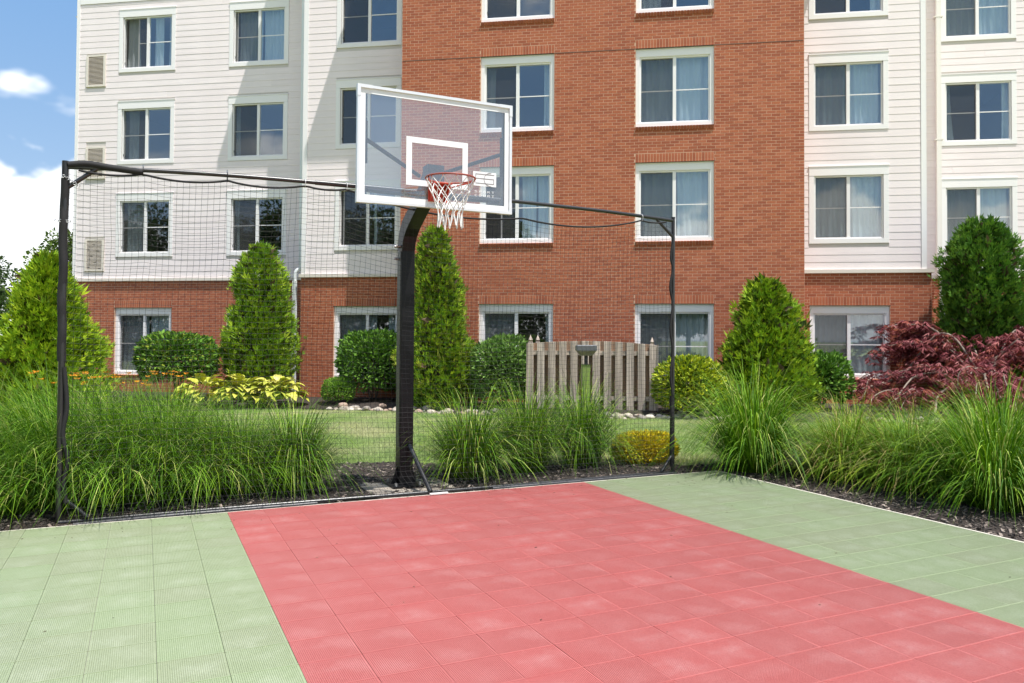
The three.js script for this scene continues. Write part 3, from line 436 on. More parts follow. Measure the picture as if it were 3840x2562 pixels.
  { // twelve-loop cord net
    const cords = [], hooks = []; const P = (k, r, y) => { const a = (k / 24) * Math.PI * 2 + 0.13; return [Math.cos(a) * r, y, Math.sin(a) * r]; };
    const lv = [[0.226, -0.012], [0.197, -0.09], [0.165, -0.165], [0.137, -0.24], [0.118, -0.305], [0.112, -0.335]]; const R = mulberry(8);
    for (let k = 0; k < 24; k += 2) {
      for (const dir of [-1, 1]) { const pts = lv.map(([r, y], i) => { const p = P(k + dir * (i < 5 ? i : 4.2), r, y + (R() - 0.5) * 0.006); return p; }); cords.push(tube(pts, 0.0042, 22, 5)); }
      const a = P(k + 4.2, 0.112, -0.33), b = P(k + 5.8, 0.112, -0.33), m = P(k + 5 + (R() - 0.5), 0.118, -0.45 - R() * 0.03); cords.push(tube([a, [mix(a[0], m[0], 0.6), -0.41, mix(a[2], m[2], 0.6)], m, [mix(b[0], m[0], 0.6), -0.41, mix(b[2], m[2], 0.6)], b], 0.0055, 18, 5));
      hooks.push(tube([P(k, 0.2286, -0.005), P(k, 0.236, -0.016), P(k, 0.224, -0.018)], 0.003, 6, 4));
    }
    part(rim, 'net', merge(cords), M(0.78, 0.77, 0.75, 0.85)); part(rim, 'net_hooks', merge(hooks), red);
  }
}
// ------------------------------------------------------------------ the ball-stop net on its pipe frame
{
  const f = thing('ball_stop_net', 'wide black mesh net hung on a black pipe frame behind the hoop', 'sports net', [0, 0, -0.25]);
  const xl = -1.317, xr = 5.016, pipe = M(0.018, 0.017, 0.018, 0.34, { clearcoat: 0.25, clearcoatRoughness: 0.3 }), cloth = M(0.012, 0.011, 0.012, 0.8), cord = M(0.012, 0.011, 0.011, 0.8), steel = M(0.45, 0.45, 0.46, 0.35, { metalness: 0.85 });
  const R = mulberry(21), railY = x => curve([[xl, 3.012], [-0.47, 3.055], [0.28, 3.069], [1.19, 3.073], [2.86, 3.063], [4.13, 3.04], [xr, 3.0]], x);
  part(f, 'pole', rod([xl, -0.06, 0], [xl, 3.055, 0], 0.027, 16), pipe);
  part(f, 'pole', rod([xr, -0.06, 0], [xr, 3.035, 0], 0.022, 16), pipe);
  for (const [x, y] of [[xl, 3.056], [xr, 3.036]]) part(f, 'pole_cap', new THREE.CylinderGeometry(0.026, 0.026, 0.012, 14).translate(x, y, 0), pipe);
  part(f, 'top_rail', tube(range(xl, xr, (xr - xl) / 12).map(x => [x, railY(x), 0]), 0.0205, 60, 12), pipe);
  part(f, 'rail_sleeve', tube([[0.78, railY(0.78), 0], [1.5, railY(1.5), 0], [2.2, railY(2.2), 0]], 0.0245, 20, 12), pipe);
  part(f, 'corner_brace', rod([xl, 2.82, 0], [xl + 0.24, 3.02, 0], 0.019), pipe); part(f, 'corner_brace', rod([xr, 2.80, 0], [xr - 0.24, 3.0, 0], 0.018), pipe);
  part(f, 'corner_brace', rod([xl, 0.22, 0], [xl + 0.22, 0.02, 0.06], 0.018), pipe); part(f, 'corner_brace', rod([xr, 0.2, 0], [xr - 0.2, 0.0, 0.05], 0.018), pipe);
  part(f, 'bottom_rail', tube([[xl, -0.012, 0.03], [0, 0.0, 0.07], [1.9, 0.004, 0.12], [3.5, 0.0, 0.1], [xr, -0.01, 0.03]], 0.02, 60, 10), pipe);
  part(f, 'ground_pipe', tube([[xl + 0.12, -0.01, 0.17], [-0.4, 0.0, 0.175], [0.8, 0.0, 0.18]], 0.017, 30, 10), M(0.05, 0.05, 0.055, 0.4));
  part(f, 'ground_pipe', tube([[2.6, 0.0, 0.18], [4, 0.0, 0.175], [xr - 0.05, -0.008, 0.14]], 0.016, 30, 10), M(0.06, 0.06, 0.065, 0.35));
  part(f, 'middle_brace', rod([1.93, 0.012, 0.15], [1.865, 0.42, -0.36], 0.024), M(0.02, 0.02, 0.022, 0.3));
  part(f, 'tape', box(0.19, 0.012, 0.03).rotateY(0.02).translate(1.98, 0.014, 0.262), M(0.72, 0.70, 0.68, 0.7));
  const wrapped = (x, y0, y1, r, wob, seed) => { const q = mulberry(seed), pts = []; for (let y = y0; y <= y1; y += 0.12) pts.push([x + (q() - 0.5) * wob, y, (q() - 0.5) * wob]); return tube(pts, r, pts.length * 4, 9); };
  part(f, 'net_roll', wrapped(xl - 0.004, 1.35, 2.92, 0.034, 0.016, 3), cloth);
  part(f, 'net_roll', tube([[xl + 0.02, 1.3, 0.02], [xl + 0.045, 0.95, 0.02], [xl + 0.02, 0.72, 0.02], [xl + 0.06, 0.5, 0.02], [xl + 0.035, 0.33, 0.02], [xl + 0.05, 0.15, 0.03]], 0.019, 40, 7), cloth);
  part(f, 'net_roll', wrapped(xr - 0.012, 0.05, 0.9, 0.027, 0.014, 5), cloth);
  part(f, 'net_roll', tube([[xr - 0.015, 2.72, 0.01], [xr - 0.04, 2.55, 0.01], [xr - 0.012, 2.42, 0.01], [xr - 0.05, 2.2, 0.01], [xr - 0.015, 2.0, 0.01], [xr - 0.045, 1.7, 0.01], [xr - 0.012, 1.42, 0.01], [xr - 0.04, 1.15, 0.01], [xr - 0.01, 0.88, 0.01]], 0.014, 60, 7), cloth);
  part(f, 'net_roll', tube([[xl + 0.02, 3.03, 0.01], [xl + 0.16, 3.05, 0.012], [xl + 0.34, 3.035, 0.014], [xl + 0.6, 3.02, 0.012]], 0.029, 20, 8), cloth);
  // hem rope, tied to the rail and hanging between the ties
  const ties = [[xl + 0.1, 0.03], [-0.72, 0.045], [-0.02, 0.06], [0.68, 0.05], [1.08, 0.05], [3.0, 0.2], [4.55, 0.06], [xr - 0.1, 0.03]]; const hem = x => { for (let i = 0; i + 1 < ties.length; i++) if (x <= ties[i + 1][0]) { const t = (x - ties[i][0]) / (ties[i + 1][0] - ties[i][0]), sag = Math.min(0.12, (ties[i + 1][0] - ties[i][0]) * 0.055); return mix(railY(ties[i][0]) - ties[i][1] * 0.9, railY(ties[i + 1][0]) - ties[i + 1][1] * 0.9, t) - sag * 4 * t * (1 - t); } return railY(x) - 0.03; };
  part(f, 'hem_rope', tube(range(xl + 0.1, xr - 0.1, 0.06).map(x => [x, hem(x), 0.018]), 0.0105, 300, 6), cloth);
  for (const [x, d] of ties.slice(1, -1)) if (x < 1.1 || x > 4) part(f, 'tie', new THREE.TorusGeometry(0.027 + d * 0.25, 0.003, 5, 18).rotateY(Math.PI / 2).translate(x, railY(x) - d * 0.35, 0.006), x > 0.6 && x < 0.75 || x > 1 ? M(0.7, 0.7, 0.7, 0.5) : cord);
  for (const x of [-0.72, -0.02]) part(f, 'bolt', rod([x, railY(x), 0], [x, railY(x) + 0.05, 0], 0.006, 8), steel);
  const links = []; for (let i = 0; i < 9; i++) links.push(new THREE.TorusGeometry(0.012, 0.003, 5, 12).rotateY(i % 2 ? 1.57 : 0).rotateZ(0.75).translate(xl - 0.01 + i * 0.014, 2.925 - i * 0.009, 0.03)); for (let i = 0; i < 4; i++) links.push(new THREE.TorusGeometry(0.012, 0.003, 5, 12).scale(1.5, 0.8, 1).translate(xl - 0.05 + i * 0.027, 2.545, 0.03));
  part(f, 'chain', merge(links), steel);
  // the net itself: hanging cords with knots, drawn to the bottom rail and spilling a little onto the court
  const cell = 0.0525, nx = Math.round((xr - xl - 0.06) / cell), ny = 58, S = { p: [] }, knots = [];
  const node = (i, j) => { const u = i / nx, x0 = xl + 0.03 + u * (xr - xl - 0.06), top = hem(x0), v = j / ny; const low = 0.012, y = mix(top, low, v); const d = Math.sin(Math.PI * v), wob = fbm(x0 * 1.1, y * 1.2, 7, 3) - 0.5, w2 = fbm(x0 * 4, y * 3, 9, 2) - 0.5; const edge = Math.min(1, Math.min(u, 1 - u) * 9);
    const kick = smooth(0.93, 1, v); return [x0 + d * edge * (0.11 * wob + 0.018 * w2) + kick * 0.07, y + edge * d * (0.10 * (fbm(x0 * 0.9 + 5, y * 0.8, 2, 3) - 0.5) + 0.012 * w2), -0.02 - d * edge * (0.05 + 0.22 * (fbm(x0 * 0.6, y * 0.7, 4, 2) - 0.2)) + kick * (0.16 + 0.12 * noise3(x0 * 6, 1, 1))]; };
  const grid = []; for (let i = 0; i <= nx; i++) { grid.push([]); for (let j = 0; j <= ny; j++) grid[i].push(node(i, j)); }
  const strand = (a, b, r) => { const d = new THREE.Vector3(b[0] - a[0], b[1] - a[1], b[2] - a[2]).normalize(), u = new THREE.Vector3(-d.y, d.x, 0).normalize(), w = d.clone().cross(u); const c = [0, 1, 2].map(k => [Math.cos(k * 2.094) * r, Math.sin(k * 2.094) * r]).map(([p, q]) => [u.x * p + w.x * q, u.y * p + w.y * q, u.z * p + w.z * q]); for (let k = 0; k < 3; k++) { const e = c[k], g = c[(k + 1) % 3], A = [a[0] + e[0], a[1] + e[1], a[2] + e[2]], B = [b[0] + e[0], b[1] + e[1], b[2] + e[2]], Cc = [b[0] + g[0], b[1] + g[1], b[2] + g[2]], Dd = [a[0] + g[0], a[1] + g[1], a[2] + g[2]]; S.p.push(...A, ...B, ...Cc, ...A, ...Cc, ...Dd); } };
  for (let i = 0; i <= nx; i++) for (let j = 0; j <= ny; j++) { if (i < nx && j > 0) strand(grid[i][j], grid[i + 1][j], 0.0015); if (j < ny) strand(grid[i][j], grid[i][j + 1], 0.0014); if (i % 1 === 0 && j > 0 && j < ny) { const [x, y, z] = grid[i][j], k = 0.003; S.p.push(x, y + k, z, x - k, y, z + k * 0.5, x + k, y, z + k * 0.5, x, y - k, z, x + k, y, z + k * 0.5, x - k, y, z + k * 0.5); } }
  const g = new THREE.BufferGeometry(); g.setAttribute('position', new THREE.Float32BufferAttribute(S.p, 3)); g.computeVertexNormals();
  part(f, 'net', g, cord);
}
// ------------------------------------------------------------------ fence, light bollard, stones
{
  const F = thing('privacy_fence', 'short weathered grey shadowbox fence with a gently arched top beside the brick wall', 'fence', [...(([x, z]) => [x, 0, z])(fromSN(1.46, 1.75))], -PHI);
  const L = 2.72, R = mulberry(31), grey = [[0.64, 0.55, 0.49], [0.68, 0.59, 0.53], [0.58, 0.49, 0.43], [0.66, 0.56, 0.5]];
  const woodTex = texture(256, (u, v) => { const g = fbm(u * 40, v * 2.5, 3, 4), k = fbm(u * 9 + 4, v * 1.2, 8, 3); const b = 0.80 + (g - 0.5) * 0.55 + (k - 0.5) * 0.3; return [b, b * 0.985, b * 0.965]; });
  const mats = grey.map(c => M(...c, 0.9, { map: woodTex })), brown = M(0.40, 0.27, 0.18, 0.9, { map: woodTex });
  const top = x => 1.46 + 0.075 * (1 - Math.pow((x - L / 2) / (L / 2), 2)) - 0.015 * x / L;
  const board = (x, w, z, lift, seed) => { const y0 = 0.11 + (R() - 0.5) * 0.012, ya = top(x), yb = top(x + w), sh = new THREE.Shape([[0, y0], [w, y0], [w, yb], [0, ya]].map(p => new THREE.Vector2(...p))); const g = new THREE.ExtrudeGeometry(sh, { depth: 0.012, bevelEnabled: true, bevelSize: 0.003, bevelThickness: 0.003, bevelSegments: 1 }); const p = g.attributes.position, uv = []; for (let i = 0; i < p.count; i++) uv.push(p.getX(i) * 1.6 + seed * 0.37, p.getY(i) * 0.6 + seed * 0.21); g.setAttribute('uv', new THREE.Float32BufferAttribute(uv, 2)); return g.translate(x, 0, z); };
  for (let i = 0; i < 12; i++) part(F, 'board', board(i * 0.2335, 0.146, 0.045 + (R() - 0.5) * 0.004, 0, i), mats[Math.floor(R() * 4)]);
  for (let i = 0; i < 11; i++) part(F, 'board', board(i * 0.2335 + 0.117, 0.146, -0.075, 0, i + 20), brown);
  for (const y of [0.3, 1.235]) part(F, 'rail', span(0.0, L, y, y + 0.088, -0.055, 0.038), mats[2]);
  const post = (x, z, h) => { const p = holder(F, 'post', [x, 0, z]); part(p, 'shaft', span(-0.045, 0.045, -0.2, h, -0.045, 0.045), mats[1]); part(p, 'neck', span(-0.036, 0.036, h, h + 0.025, -0.036, 0.036), mats[2]); const cap = new THREE.LatheGeometry([[0.001, 0.125], [0.022, 0.085], [0.052, 0.03], [0.056, 0.0], [0.001, 0]].map(v => new THREE.Vector2(...v)), 4).rotateY(Math.PI / 4).translate(0, h + 0.025, 0); part(p, 'finial', cap, mats[3]); };
  post(0.075, -0.01, 1.50); post(0.19, -0.26, 1.50); post(2.62, -0.01, 1.47);
  part(F, 'side_board', span(L + 0.008, L + 0.026, 0.1, 1.46, -0.06, 0.075), mats[1]);
}
{
  const [x, z] = [6.55, -5.02], b = thing('bollard_light', 'low square grey path light on a green post before the wooden fence', 'path light', [x, 0, z], -0.42);
  const grey = M(0.095, 0.1, 0.11, 0.55), dark = M(0.02, 0.02, 0.022, 0.6);
  const tier = (w0, d0, y0, w1, d1, y1) => { const v = [[-w0, y0, -d0], [w0, y0, -d0], [w0, y0, d0], [-w0, y0, d0], [-w1, y1, -d1], [w1, y1, -d1], [w1, y1, d1], [-w1, y1, d1]], f = [[0, 1, 2, 3], [7, 6, 5, 4], [0, 4, 5, 1], [1, 5, 6, 2], [2, 6, 7, 3], [3, 7, 4, 0]], p = []; for (const [a, b2, c, d] of f) p.push(...v[a], ...v[b2], ...v[c], ...v[a], ...v[c], ...v[d]); const g = new THREE.BufferGeometry(); g.setAttribute('position', new THREE.Float32BufferAttribute(p, 3)); g.computeVertexNormals(); return g; };
  part(b, 'lamp_head', merge([tier(0.185, 0.15, 1.36, 0.185, 0.15, 1.445), tier(0.18, 0.146, 1.446, 0.165, 0.13, 1.462)]), grey);
  part(b, 'lamp_reflector', tier(0.105, 0.085, 1.265, 0.18, 0.145, 1.359), M(0.13, 0.12, 0.115, 0.45));
  part(b, 'stem', span(-0.03, 0.03, 1.1, 1.264, -0.03, 0.03), dark);
  part(b, 'post', new THREE.BoxGeometry(0.145, 1.32, 0.145).translate(0, 0.44, 0), M(0.17, 0.235, 0.055, 0.6));
  part(b, 'post_cap', span(-0.076, 0.076, 1.1, 1.108, -0.076, 0.076), M(0.1, 0.13, 0.05, 0.6));
}
{ // rounded river stones edging the far beds
  const R = mulberry(41), geos = []; for (let i = 0; i < 5; i++) { const g = new THREE.IcosahedronGeometry(1, 2), p = g.attributes.position; for (let k = 0; k < p.count; k++) { const v = new THREE.Vector3().fromBufferAttribute(p, k), s = 0.82 + 0.36 * noise3(v.x * 1.5 + i * 9, v.y * 1.5, v.z * 1.5); p.setXYZ(k, v.x * s, v.y * s * 0.62, v.z * s * 0.85); } g.computeVertexNormals(); geos.push(g); }
  const mats = [[0.36, 0.31, 0.25], [0.28, 0.24, 0.2], [0.44, 0.38, 0.32], [0.34, 0.24, 0.19], [0.2, 0.18, 0.16], [0.5, 0.45, 0.38]].map(c => M(...c, 0.85));
  for (const [label, a, b, count] of [['river stone edging at the foot of the tall evergreen left of centre', -3.2, 0.9, 95], ['river stone edging under the yellow-green shrub right of the net pole', 3.2, 6.0, 70], ['river stone edging in front of the red maple', 8.2, 12.2, 50]]) {
    const t = thing('stone_border', label, 'stones');
    for (let i = 0; i < count; i++) { const s = mix(a, b, (i + R()) / count), n = bedEdge(s) + 0.12 - Math.pow(R(), 1.3) * 0.5, [x, z] = fromSN(s, n), r = 0.04 + Math.pow(R(), 2) * 0.085; const o = part(t, i ? `stone_${String(i).padStart(3, '0')}` : 'stone', geos[Math.floor(R() * 5)], mats[Math.floor(R() * 6)], [x, gy(x, z) + r * 0.3 + (R() < 0.3 ? r * 0.5 : 0), z]); o.scale.setScalar(r); o.rotation.set((R() - 0.5) * 0.4, R() * 6, (R() - 0.5) * 0.4); }
  }
}

// ------------------------------------------------------------------ plants
const V3 = (x, y, z) => new THREE.Vector3(x, y, z);
const _a = V3(), _b = V3(), _c = V3();
function leaf(S, p, d, side, len, wid, fold, col) { // a pointed leaf folded along its midrib
  const t = [p[0] + d.x * len, p[1] + d.y * len, p[2] + d.z * len], n = _c.copy(d).cross(side), m = 0.42 * len;
  const l = [p[0] + d.x * m + side.x * wid + n.x * fold, p[1] + d.y * m + side.y * wid + n.y * fold, p[2] + d.z * m + side.z * wid + n.z * fold];
  const r = [p[0] + d.x * m - side.x * wid + n.x * fold, p[1] + d.y * m - side.y * wid + n.y * fold, p[2] + d.z * m - side.z * wid + n.z * fold];
  S.tri(p, l, t, col); S.tri(p, t, r, col);
}
function randomSide(d, R) { return _a.set(R() - 0.5, R() - 0.5, R() - 0.5).cross(d).normalize().clone(); }
const vary = (c, R, k = 0.3) => { const f = 1 + (R() - 0.5) * 2 * k, h = (R() - 0.5) * k * 0.5; return [c[0] * f * (1 + h), c[1] * f, c[2] * f * (1 - h)]; };
const pick = (cols, R) => vary(cols[Math.floor(R() * cols.length)], R, 0.22);

function evergreen(o) { // upright conifer: flat scaly sprays over a tapering, lumpy crown
  const R = mulberry(o.seed), S = new Soup(), t0 = thing('arborvitae', o.label, 'evergreen', [o.at[0], gy(...o.at), o.at[1]], 0, o.group);
  const prof = t => o.r * curve(o.profile, t), lump = (a, t) => 0.34 + 1.3 * fbm(Math.cos(a) * 2.7 + o.seed, t * o.h * 2.3, Math.sin(a) * 2.7, 3);
  for (let i = 0; i < o.n; i++) {
    let t, a; do { t = R(); a = R() * Math.PI * 2; } while (R() > curve(o.profile, t) + 0.12);
    const depth = R() < 0.66 ? 0.86 + 0.24 * R() * R() : 0.4 + 0.46 * R(), rr = prof(t) * lump(a, t) * depth, lean = o.lean ? o.lean * t : 0;
    const p = [Math.cos(a) * rr + lean, 0.04 + t * o.h * 0.96 + (R() - 0.5) * 0.1, Math.sin(a) * rr];
    const d = V3(Math.cos(a) * (0.55 + R() * 0.5), 0.35 + R() * 0.75 + t * 0.5, Math.sin(a) * (0.55 + R() * 0.5)); d.x += (R() - 0.5) * 0.7; d.z += (R() - 0.5) * 0.7; d.normalize();
    const side = randomSide(d, R), len = o.size * (0.6 + R() * 0.8) * (R() < 0.07 ? 1.8 : 1), col = pick(o.cols, R);
    for (let k = -1; k <= 1; k++) { const e = d.clone().addScaledVector(side, k * 0.62).normalize(); leaf(S, [p[0] + e.x * 0.01, p[1] + e.y * 0.01, p[2] + e.z * 0.01], e, side, len * (k ? 0.78 : 1), len * 0.115, len * 0.04, col); }
    if (R() < 0.5) { const e = d.clone().addScaledVector(side, (R() - 0.5) * 1.8).normalize(); leaf(S, p, e, randomSide(e, R), len * 0.7, len * 0.15, len * 0.05, col); }
  }
  const inner = o.cols.map(c => [c[0] * 0.55, c[1] * 0.55, c[2] * 0.6]).concat([[0.1, 0.07, 0.04]]); // leaf colours darkened to paint the shade inside the crown, plus brown twigs
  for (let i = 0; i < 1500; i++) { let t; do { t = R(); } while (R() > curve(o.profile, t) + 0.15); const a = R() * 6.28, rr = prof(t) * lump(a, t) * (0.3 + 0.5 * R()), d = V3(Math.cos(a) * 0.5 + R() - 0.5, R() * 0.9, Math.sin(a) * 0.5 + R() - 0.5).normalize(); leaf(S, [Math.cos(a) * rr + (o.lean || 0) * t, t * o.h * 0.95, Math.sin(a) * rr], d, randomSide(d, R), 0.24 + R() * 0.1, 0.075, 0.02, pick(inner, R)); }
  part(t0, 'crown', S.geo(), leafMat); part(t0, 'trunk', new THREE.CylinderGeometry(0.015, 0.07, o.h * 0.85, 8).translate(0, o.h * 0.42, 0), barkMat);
  if (o.twig) { const T = new Soup(); for (let i = 0; i < 26; i++) { const d = V3(o.twig[0] * 0.4 + R() - 0.5, R() - 0.3, 0.7 + R() * 0.4).normalize(); leaf(T, [o.twig[0] + (R() - 0.5) * 0.12, o.twig[1] + (R() - 0.5) * 0.16, o.twig[2]], d, randomSide(d, R), 0.1, 0.014, 0.004, vary([0.27, 0.12, 0.05], R)); } part(t0, 'brown_twigs', T.geo(), leafMat).userData.label = 'small patch of dead brown foliage'; }
  return t0;
}
const brightGreen = [[0.232, 0.394, 0.024], [0.305, 0.468, 0.027], [0.146, 0.284, 0.021], [0.366, 0.491, 0.033]], goldGreen = [[0.35, 0.488, 0.02], [0.268, 0.428, 0.02], [0.186, 0.33, 0.018], [0.412, 0.537, 0.025]], deepGreen = [[0.088, 0.212, 0.023], [0.123, 0.261, 0.028], [0.061, 0.154, 0.018], [0.15, 0.289, 0.028]];
evergreen({ at: [-2.56, -12.2], h: 3.45, r: 1.14, n: 10000, size: 0.12, seed: 101, cols: goldGreen, profile: [[0, 0.8], [0.2, 1], [0.45, 0.82], [0.7, 0.54], [0.9, 0.3], [0.97, 0.2], [1, 0.08]], label: 'broad yellow-green cone evergreen off the left corner of the hotel' });
evergreen({ at: [1.95, -13.6], h: 4.1, r: 0.84, n: 11000, size: 0.1, seed: 102, cols: brightGreen, profile: [[0, 0.85], [0.15, 0.95], [0.4, 1], [0.62, 0.8], [0.82, 0.66], [0.94, 0.42], [1, 0.16]], label: 'tall columnar evergreen covering the downspout on the left brick wall' });
evergreen({ at: [5.28, -9.5], h: 4.2, r: 0.8, n: 11000, size: 0.095, seed: 103, cols: [...brightGreen, [0.3, 0.34, 0.04]], lean: -0.1, profile: [[0, 0.85], [0.15, 1], [0.32, 0.95], [0.55, 0.68], [0.75, 0.52], [0.92, 0.38], [1, 0.16]], label: 'tall slender evergreen right behind the black goal post' });
evergreen({ at: [10.9, -5.15], h: 2.86, r: 1.06, n: 9500, size: 0.1, seed: 104, cols: [...goldGreen, ...brightGreen, [0.06, 0.1, 0.014]], lean: 0.02, twig: [0.12, 1.52, 0.55], profile: [[0, 0.85], [0.18, 1], [0.4, 0.82], [0.62, 0.62], [0.8, 0.46], [0.93, 0.3], [1, 0.12]], label: 'short olive cone evergreen with a brown twig right of the fence' });
evergreen({ at: [15.5, -3.55], h: 4.3, r: 0.86, n: 12000, size: 0.1, seed: 105, cols: deepGreen, profile: [[0, 0.95], [0.2, 1], [0.45, 0.98], [0.65, 0.95], [0.85, 0.8], [0.95, 0.52], [1, 0.2]], label: 'tall dark evergreen behind the red maple by the right wall' });
evergreen({ at: [16.7, -3.1], h: 2.7, r: 1.0, n: 4500, size: 0.13, seed: 106, cols: deepGreen, profile: [[0, 0.95], [0.3, 1], [0.6, 0.85], [0.85, 0.5], [1, 0.1]], label: 'lower dark evergreen at the right edge behind the maple' });

function shrub(o) { // rounded leafy shrub
  const R = mulberry(o.seed), S = new Soup(), y0 = gy(...o.at) + (o.up || 0), t0 = thing(o.name || 'round_shrub', o.label, 'shrub', [o.at[0], y0, o.at[1]], 0, o.group);
  for (let i = 0; i < o.n; i++) {
    const d0 = V3(R() * 2 - 1, R() * 2 - 1, R() * 2 - 1); if (d0.lengthSq() > 1 || d0.lengthSq() < 0.01) { i--; continue; } d0.normalize();
    if (d0.y < -0.75) { i--; continue; }
    const bump = 0.84 + 0.32 * fbm(d0.x * 2.6 + o.seed, d0.y * 2.6, d0.z * 2.6, 3), k = bump * (R() < 0.75 ? 0.92 + 0.12 * R() : 0.55 + 0.37 * R()), sq = 1 / Math.pow(Math.pow(Math.abs(d0.x), 2.6) + Math.pow(Math.abs(d0.y), 2.6) + Math.pow(Math.abs(d0.z), 2.6), 1 / 2.6);
    const p = [d0.x * sq * k * o.rx, o.ry + d0.y * sq * k * o.ry, d0.z * sq * k * (o.rz || o.rx)];
    const d = d0.clone().multiplyScalar(0.8); d.x += (R() - 0.5) * 1.3; d.y += (R() - 0.35) * 1.1; d.z += (R() - 0.5) * 1.3; d.normalize(); const len = o.size * (0.65 + R() * 0.7);
    leaf(S, p, d, randomSide(d, R), len, len * (o.wide || 0.27), len * 0.08, pick(o.cols, R));
  }
  for (let i = 0; i < 700; i++) { const d = V3(R() - 0.5, R() - 0.4, R() - 0.5).normalize(), k = 0.25 + R() * 0.5; leaf(S, [d.x * k * o.rx, o.ry + d.y * k * o.ry, d.z * k * (o.rz || o.rx)], randomSide(d, R), d, o.size * 1.5, o.size * 0.6, 0.01, pick(o.cols, R).map(v => v * 0.6)); }  // inner fill leaves, shade within the shrub painted by darkening their colour
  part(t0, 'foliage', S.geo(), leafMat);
  const st = []; for (let i = 0; i < 6; i++) { const a = i * 1.05 + R(); st.push(tube([[Math.cos(a) * 0.04, -0.1 - (o.up || 0), Math.sin(a) * 0.04], [Math.cos(a) * o.rx * 0.25, o.ry * 0.6, Math.sin(a) * o.rx * 0.25], [Math.cos(a) * o.rx * 0.6, o.ry * 1.3, Math.sin(a) * o.rx * 0.6]], 0.014, 10, 5)); }
  part(t0, 'stems', merge(st), barkMat); return t0;
}
const euo = [[0.122, 0.256, 0.025], [0.09, 0.203, 0.023], [0.163, 0.308, 0.032], [0.065, 0.158, 0.019]], euoGold = [[0.367, 0.44, 0.022], [0.46, 0.511, 0.024], [0.257, 0.352, 0.022], [0.184, 0.282, 0.019]];
shrub({ at: [0.05, -13.8], rx: 0.86, ry: 0.58, up: 0.55, n: 5200, size: 0.105, seed: 201, cols: [...euo, ...euo, [0.32, 0.38, 0.04]], label: 'domed green shrub before the leftmost ground floor window' });
shrub({ at: [4.3, -11.45], rx: 0.78, ry: 0.75, up: 0.26, n: 5200, size: 0.1, seed: 202, cols: euo, label: 'round green shrub just left of the goal post' });
shrub({ at: [6.46, -8.55], rx: 0.62, ry: 0.72, up: 0.16, n: 4600, size: 0.1, seed: 203, cols: [[0.18, 0.31, 0.06], [0.13, 0.25, 0.05], [0.22, 0.35, 0.08]], label: 'upright green shrub against the left end of the fence' });
shrub({ at: [9.15, -5.4], rx: 0.62, ry: 0.52, up: 0.14, n: 4600, size: 0.09, seed: 204, cols: [...euoGold, euoGold[1], [0.08, 0.14, 0.018]], label: 'yellow-green shrub at the right end of the fence behind the net pole' });
shrub({ at: [12.05, -4.75], rx: 0.55, ry: 0.5, up: 0.24, n: 2200, size: 0.105, seed: 205, cols: euo, label: 'small green shrub under the right ground floor window beside the maple' });
shrub({ at: [3.42, -11.2], rx: 0.35, ry: 0.26, up: 0.16, n: 3000, size: 0.055, wide: 0.2, seed: 206, cols: [[0.17, 0.32, 0.03], [0.12, 0.25, 0.026], [0.21, 0.37, 0.035]], label: 'little clipped bright green ball at the foot of the left brick wall' });
shrub({ name: 'low_shrub', at: [5.2, -1.12], rx: 0.4, rz: 0.34, ry: 0.17, up: 0.03, n: 5200, size: 0.055, wide: 0.2, seed: 207, cols: [[0.62, 0.50, 0.014], [0.55, 0.46, 0.016], [0.45, 0.42, 0.02], [0.66, 0.52, 0.016]], label: 'low golden yellow mound at the foot of the right net pole' });

function grassGeometry(seed, n, len, o = {}) { // a fountain of arching blades
  const R = mulberry(seed), S = new Soup(), cols = o.cols || [[0.10, 0.24, 0.006], [0.15, 0.31, 0.008], [0.05, 0.14, 0.005], [0.25, 0.40, 0.014], [0.5, 0.56, 0.15], [0.11, 0.26, 0.007], [0.06, 0.16, 0.006], [0.17, 0.33, 0.01]];
  for (let i = 0; i < n; i++) {
    const a = R() * Math.PI * 2, rb = Math.sqrt(R()) * (o.base || 0.17), L = len * (0.5 + R() * 0.65), tilt = 0.05 + Math.pow(R(), 1.1) * (o.spread || 0.62) * 1.15, bend = (o.bend || 1.5) * (0.3 + R() * 1.5);
    let x = Math.cos(a) * rb, z = Math.sin(a) * rb, y = -0.05; const aa = a + (R() - 0.5) * 0.9; let dx = Math.cos(aa) * Math.sin(tilt) + (o.wind ? o.wind[0] * 0.3 : 0), dz = Math.sin(aa) * Math.sin(tilt) + (o.wind ? o.wind[1] * 0.3 : 0), dy = Math.cos(tilt);
    const seg = 7, w0 = 0.0034 + R() * 0.003, col = vary(cols[Math.floor(R() * cols.length)], R, 0.2); const sx = -Math.sin(aa), sz = Math.cos(aa); let px = x, py = y, pz = z, pw = w0; const curl = (R() - 0.5) * 0.5;
    for (let k = 1; k <= seg; k++) {
      const s = L / seg, t = k / seg, g = bend * t * t * 0.26; const hx = dx || 0.001, hz = dz || 0.001, hl = Math.hypot(hx, hz); dy -= g; dx += hx / hl * g * 0.35 + (o.wind ? o.wind[0] * 0.09 * t : 0) + sx * curl * 0.06; dz += hz / hl * g * 0.35 + (o.wind ? o.wind[1] * 0.09 * t : 0) + sz * curl * 0.06; const l = Math.hypot(dx, dy, dz); dx /= l; dy /= l; dz /= l;
      x += dx * s; y += dy * s; z += dz * s; const w = w0 * (1 - t * t * 0.92); if (y < 0.01) y = 0.01;
      if (k < seg) S.quad([px - sx * pw, py, pz - sz * pw], [px + sx * pw, py, pz + sz * pw], [x + sx * w, y, z + sz * w], [x - sx * w, y, z - sz * w], col); else S.tri([px - sx * pw, py, pz - sz * pw], [px + sx * pw, py, pz + sz * pw], [x, y, z], col);
      px = x; py = y; pz = z; pw = w;
    }
  }
  return S.geo();
}
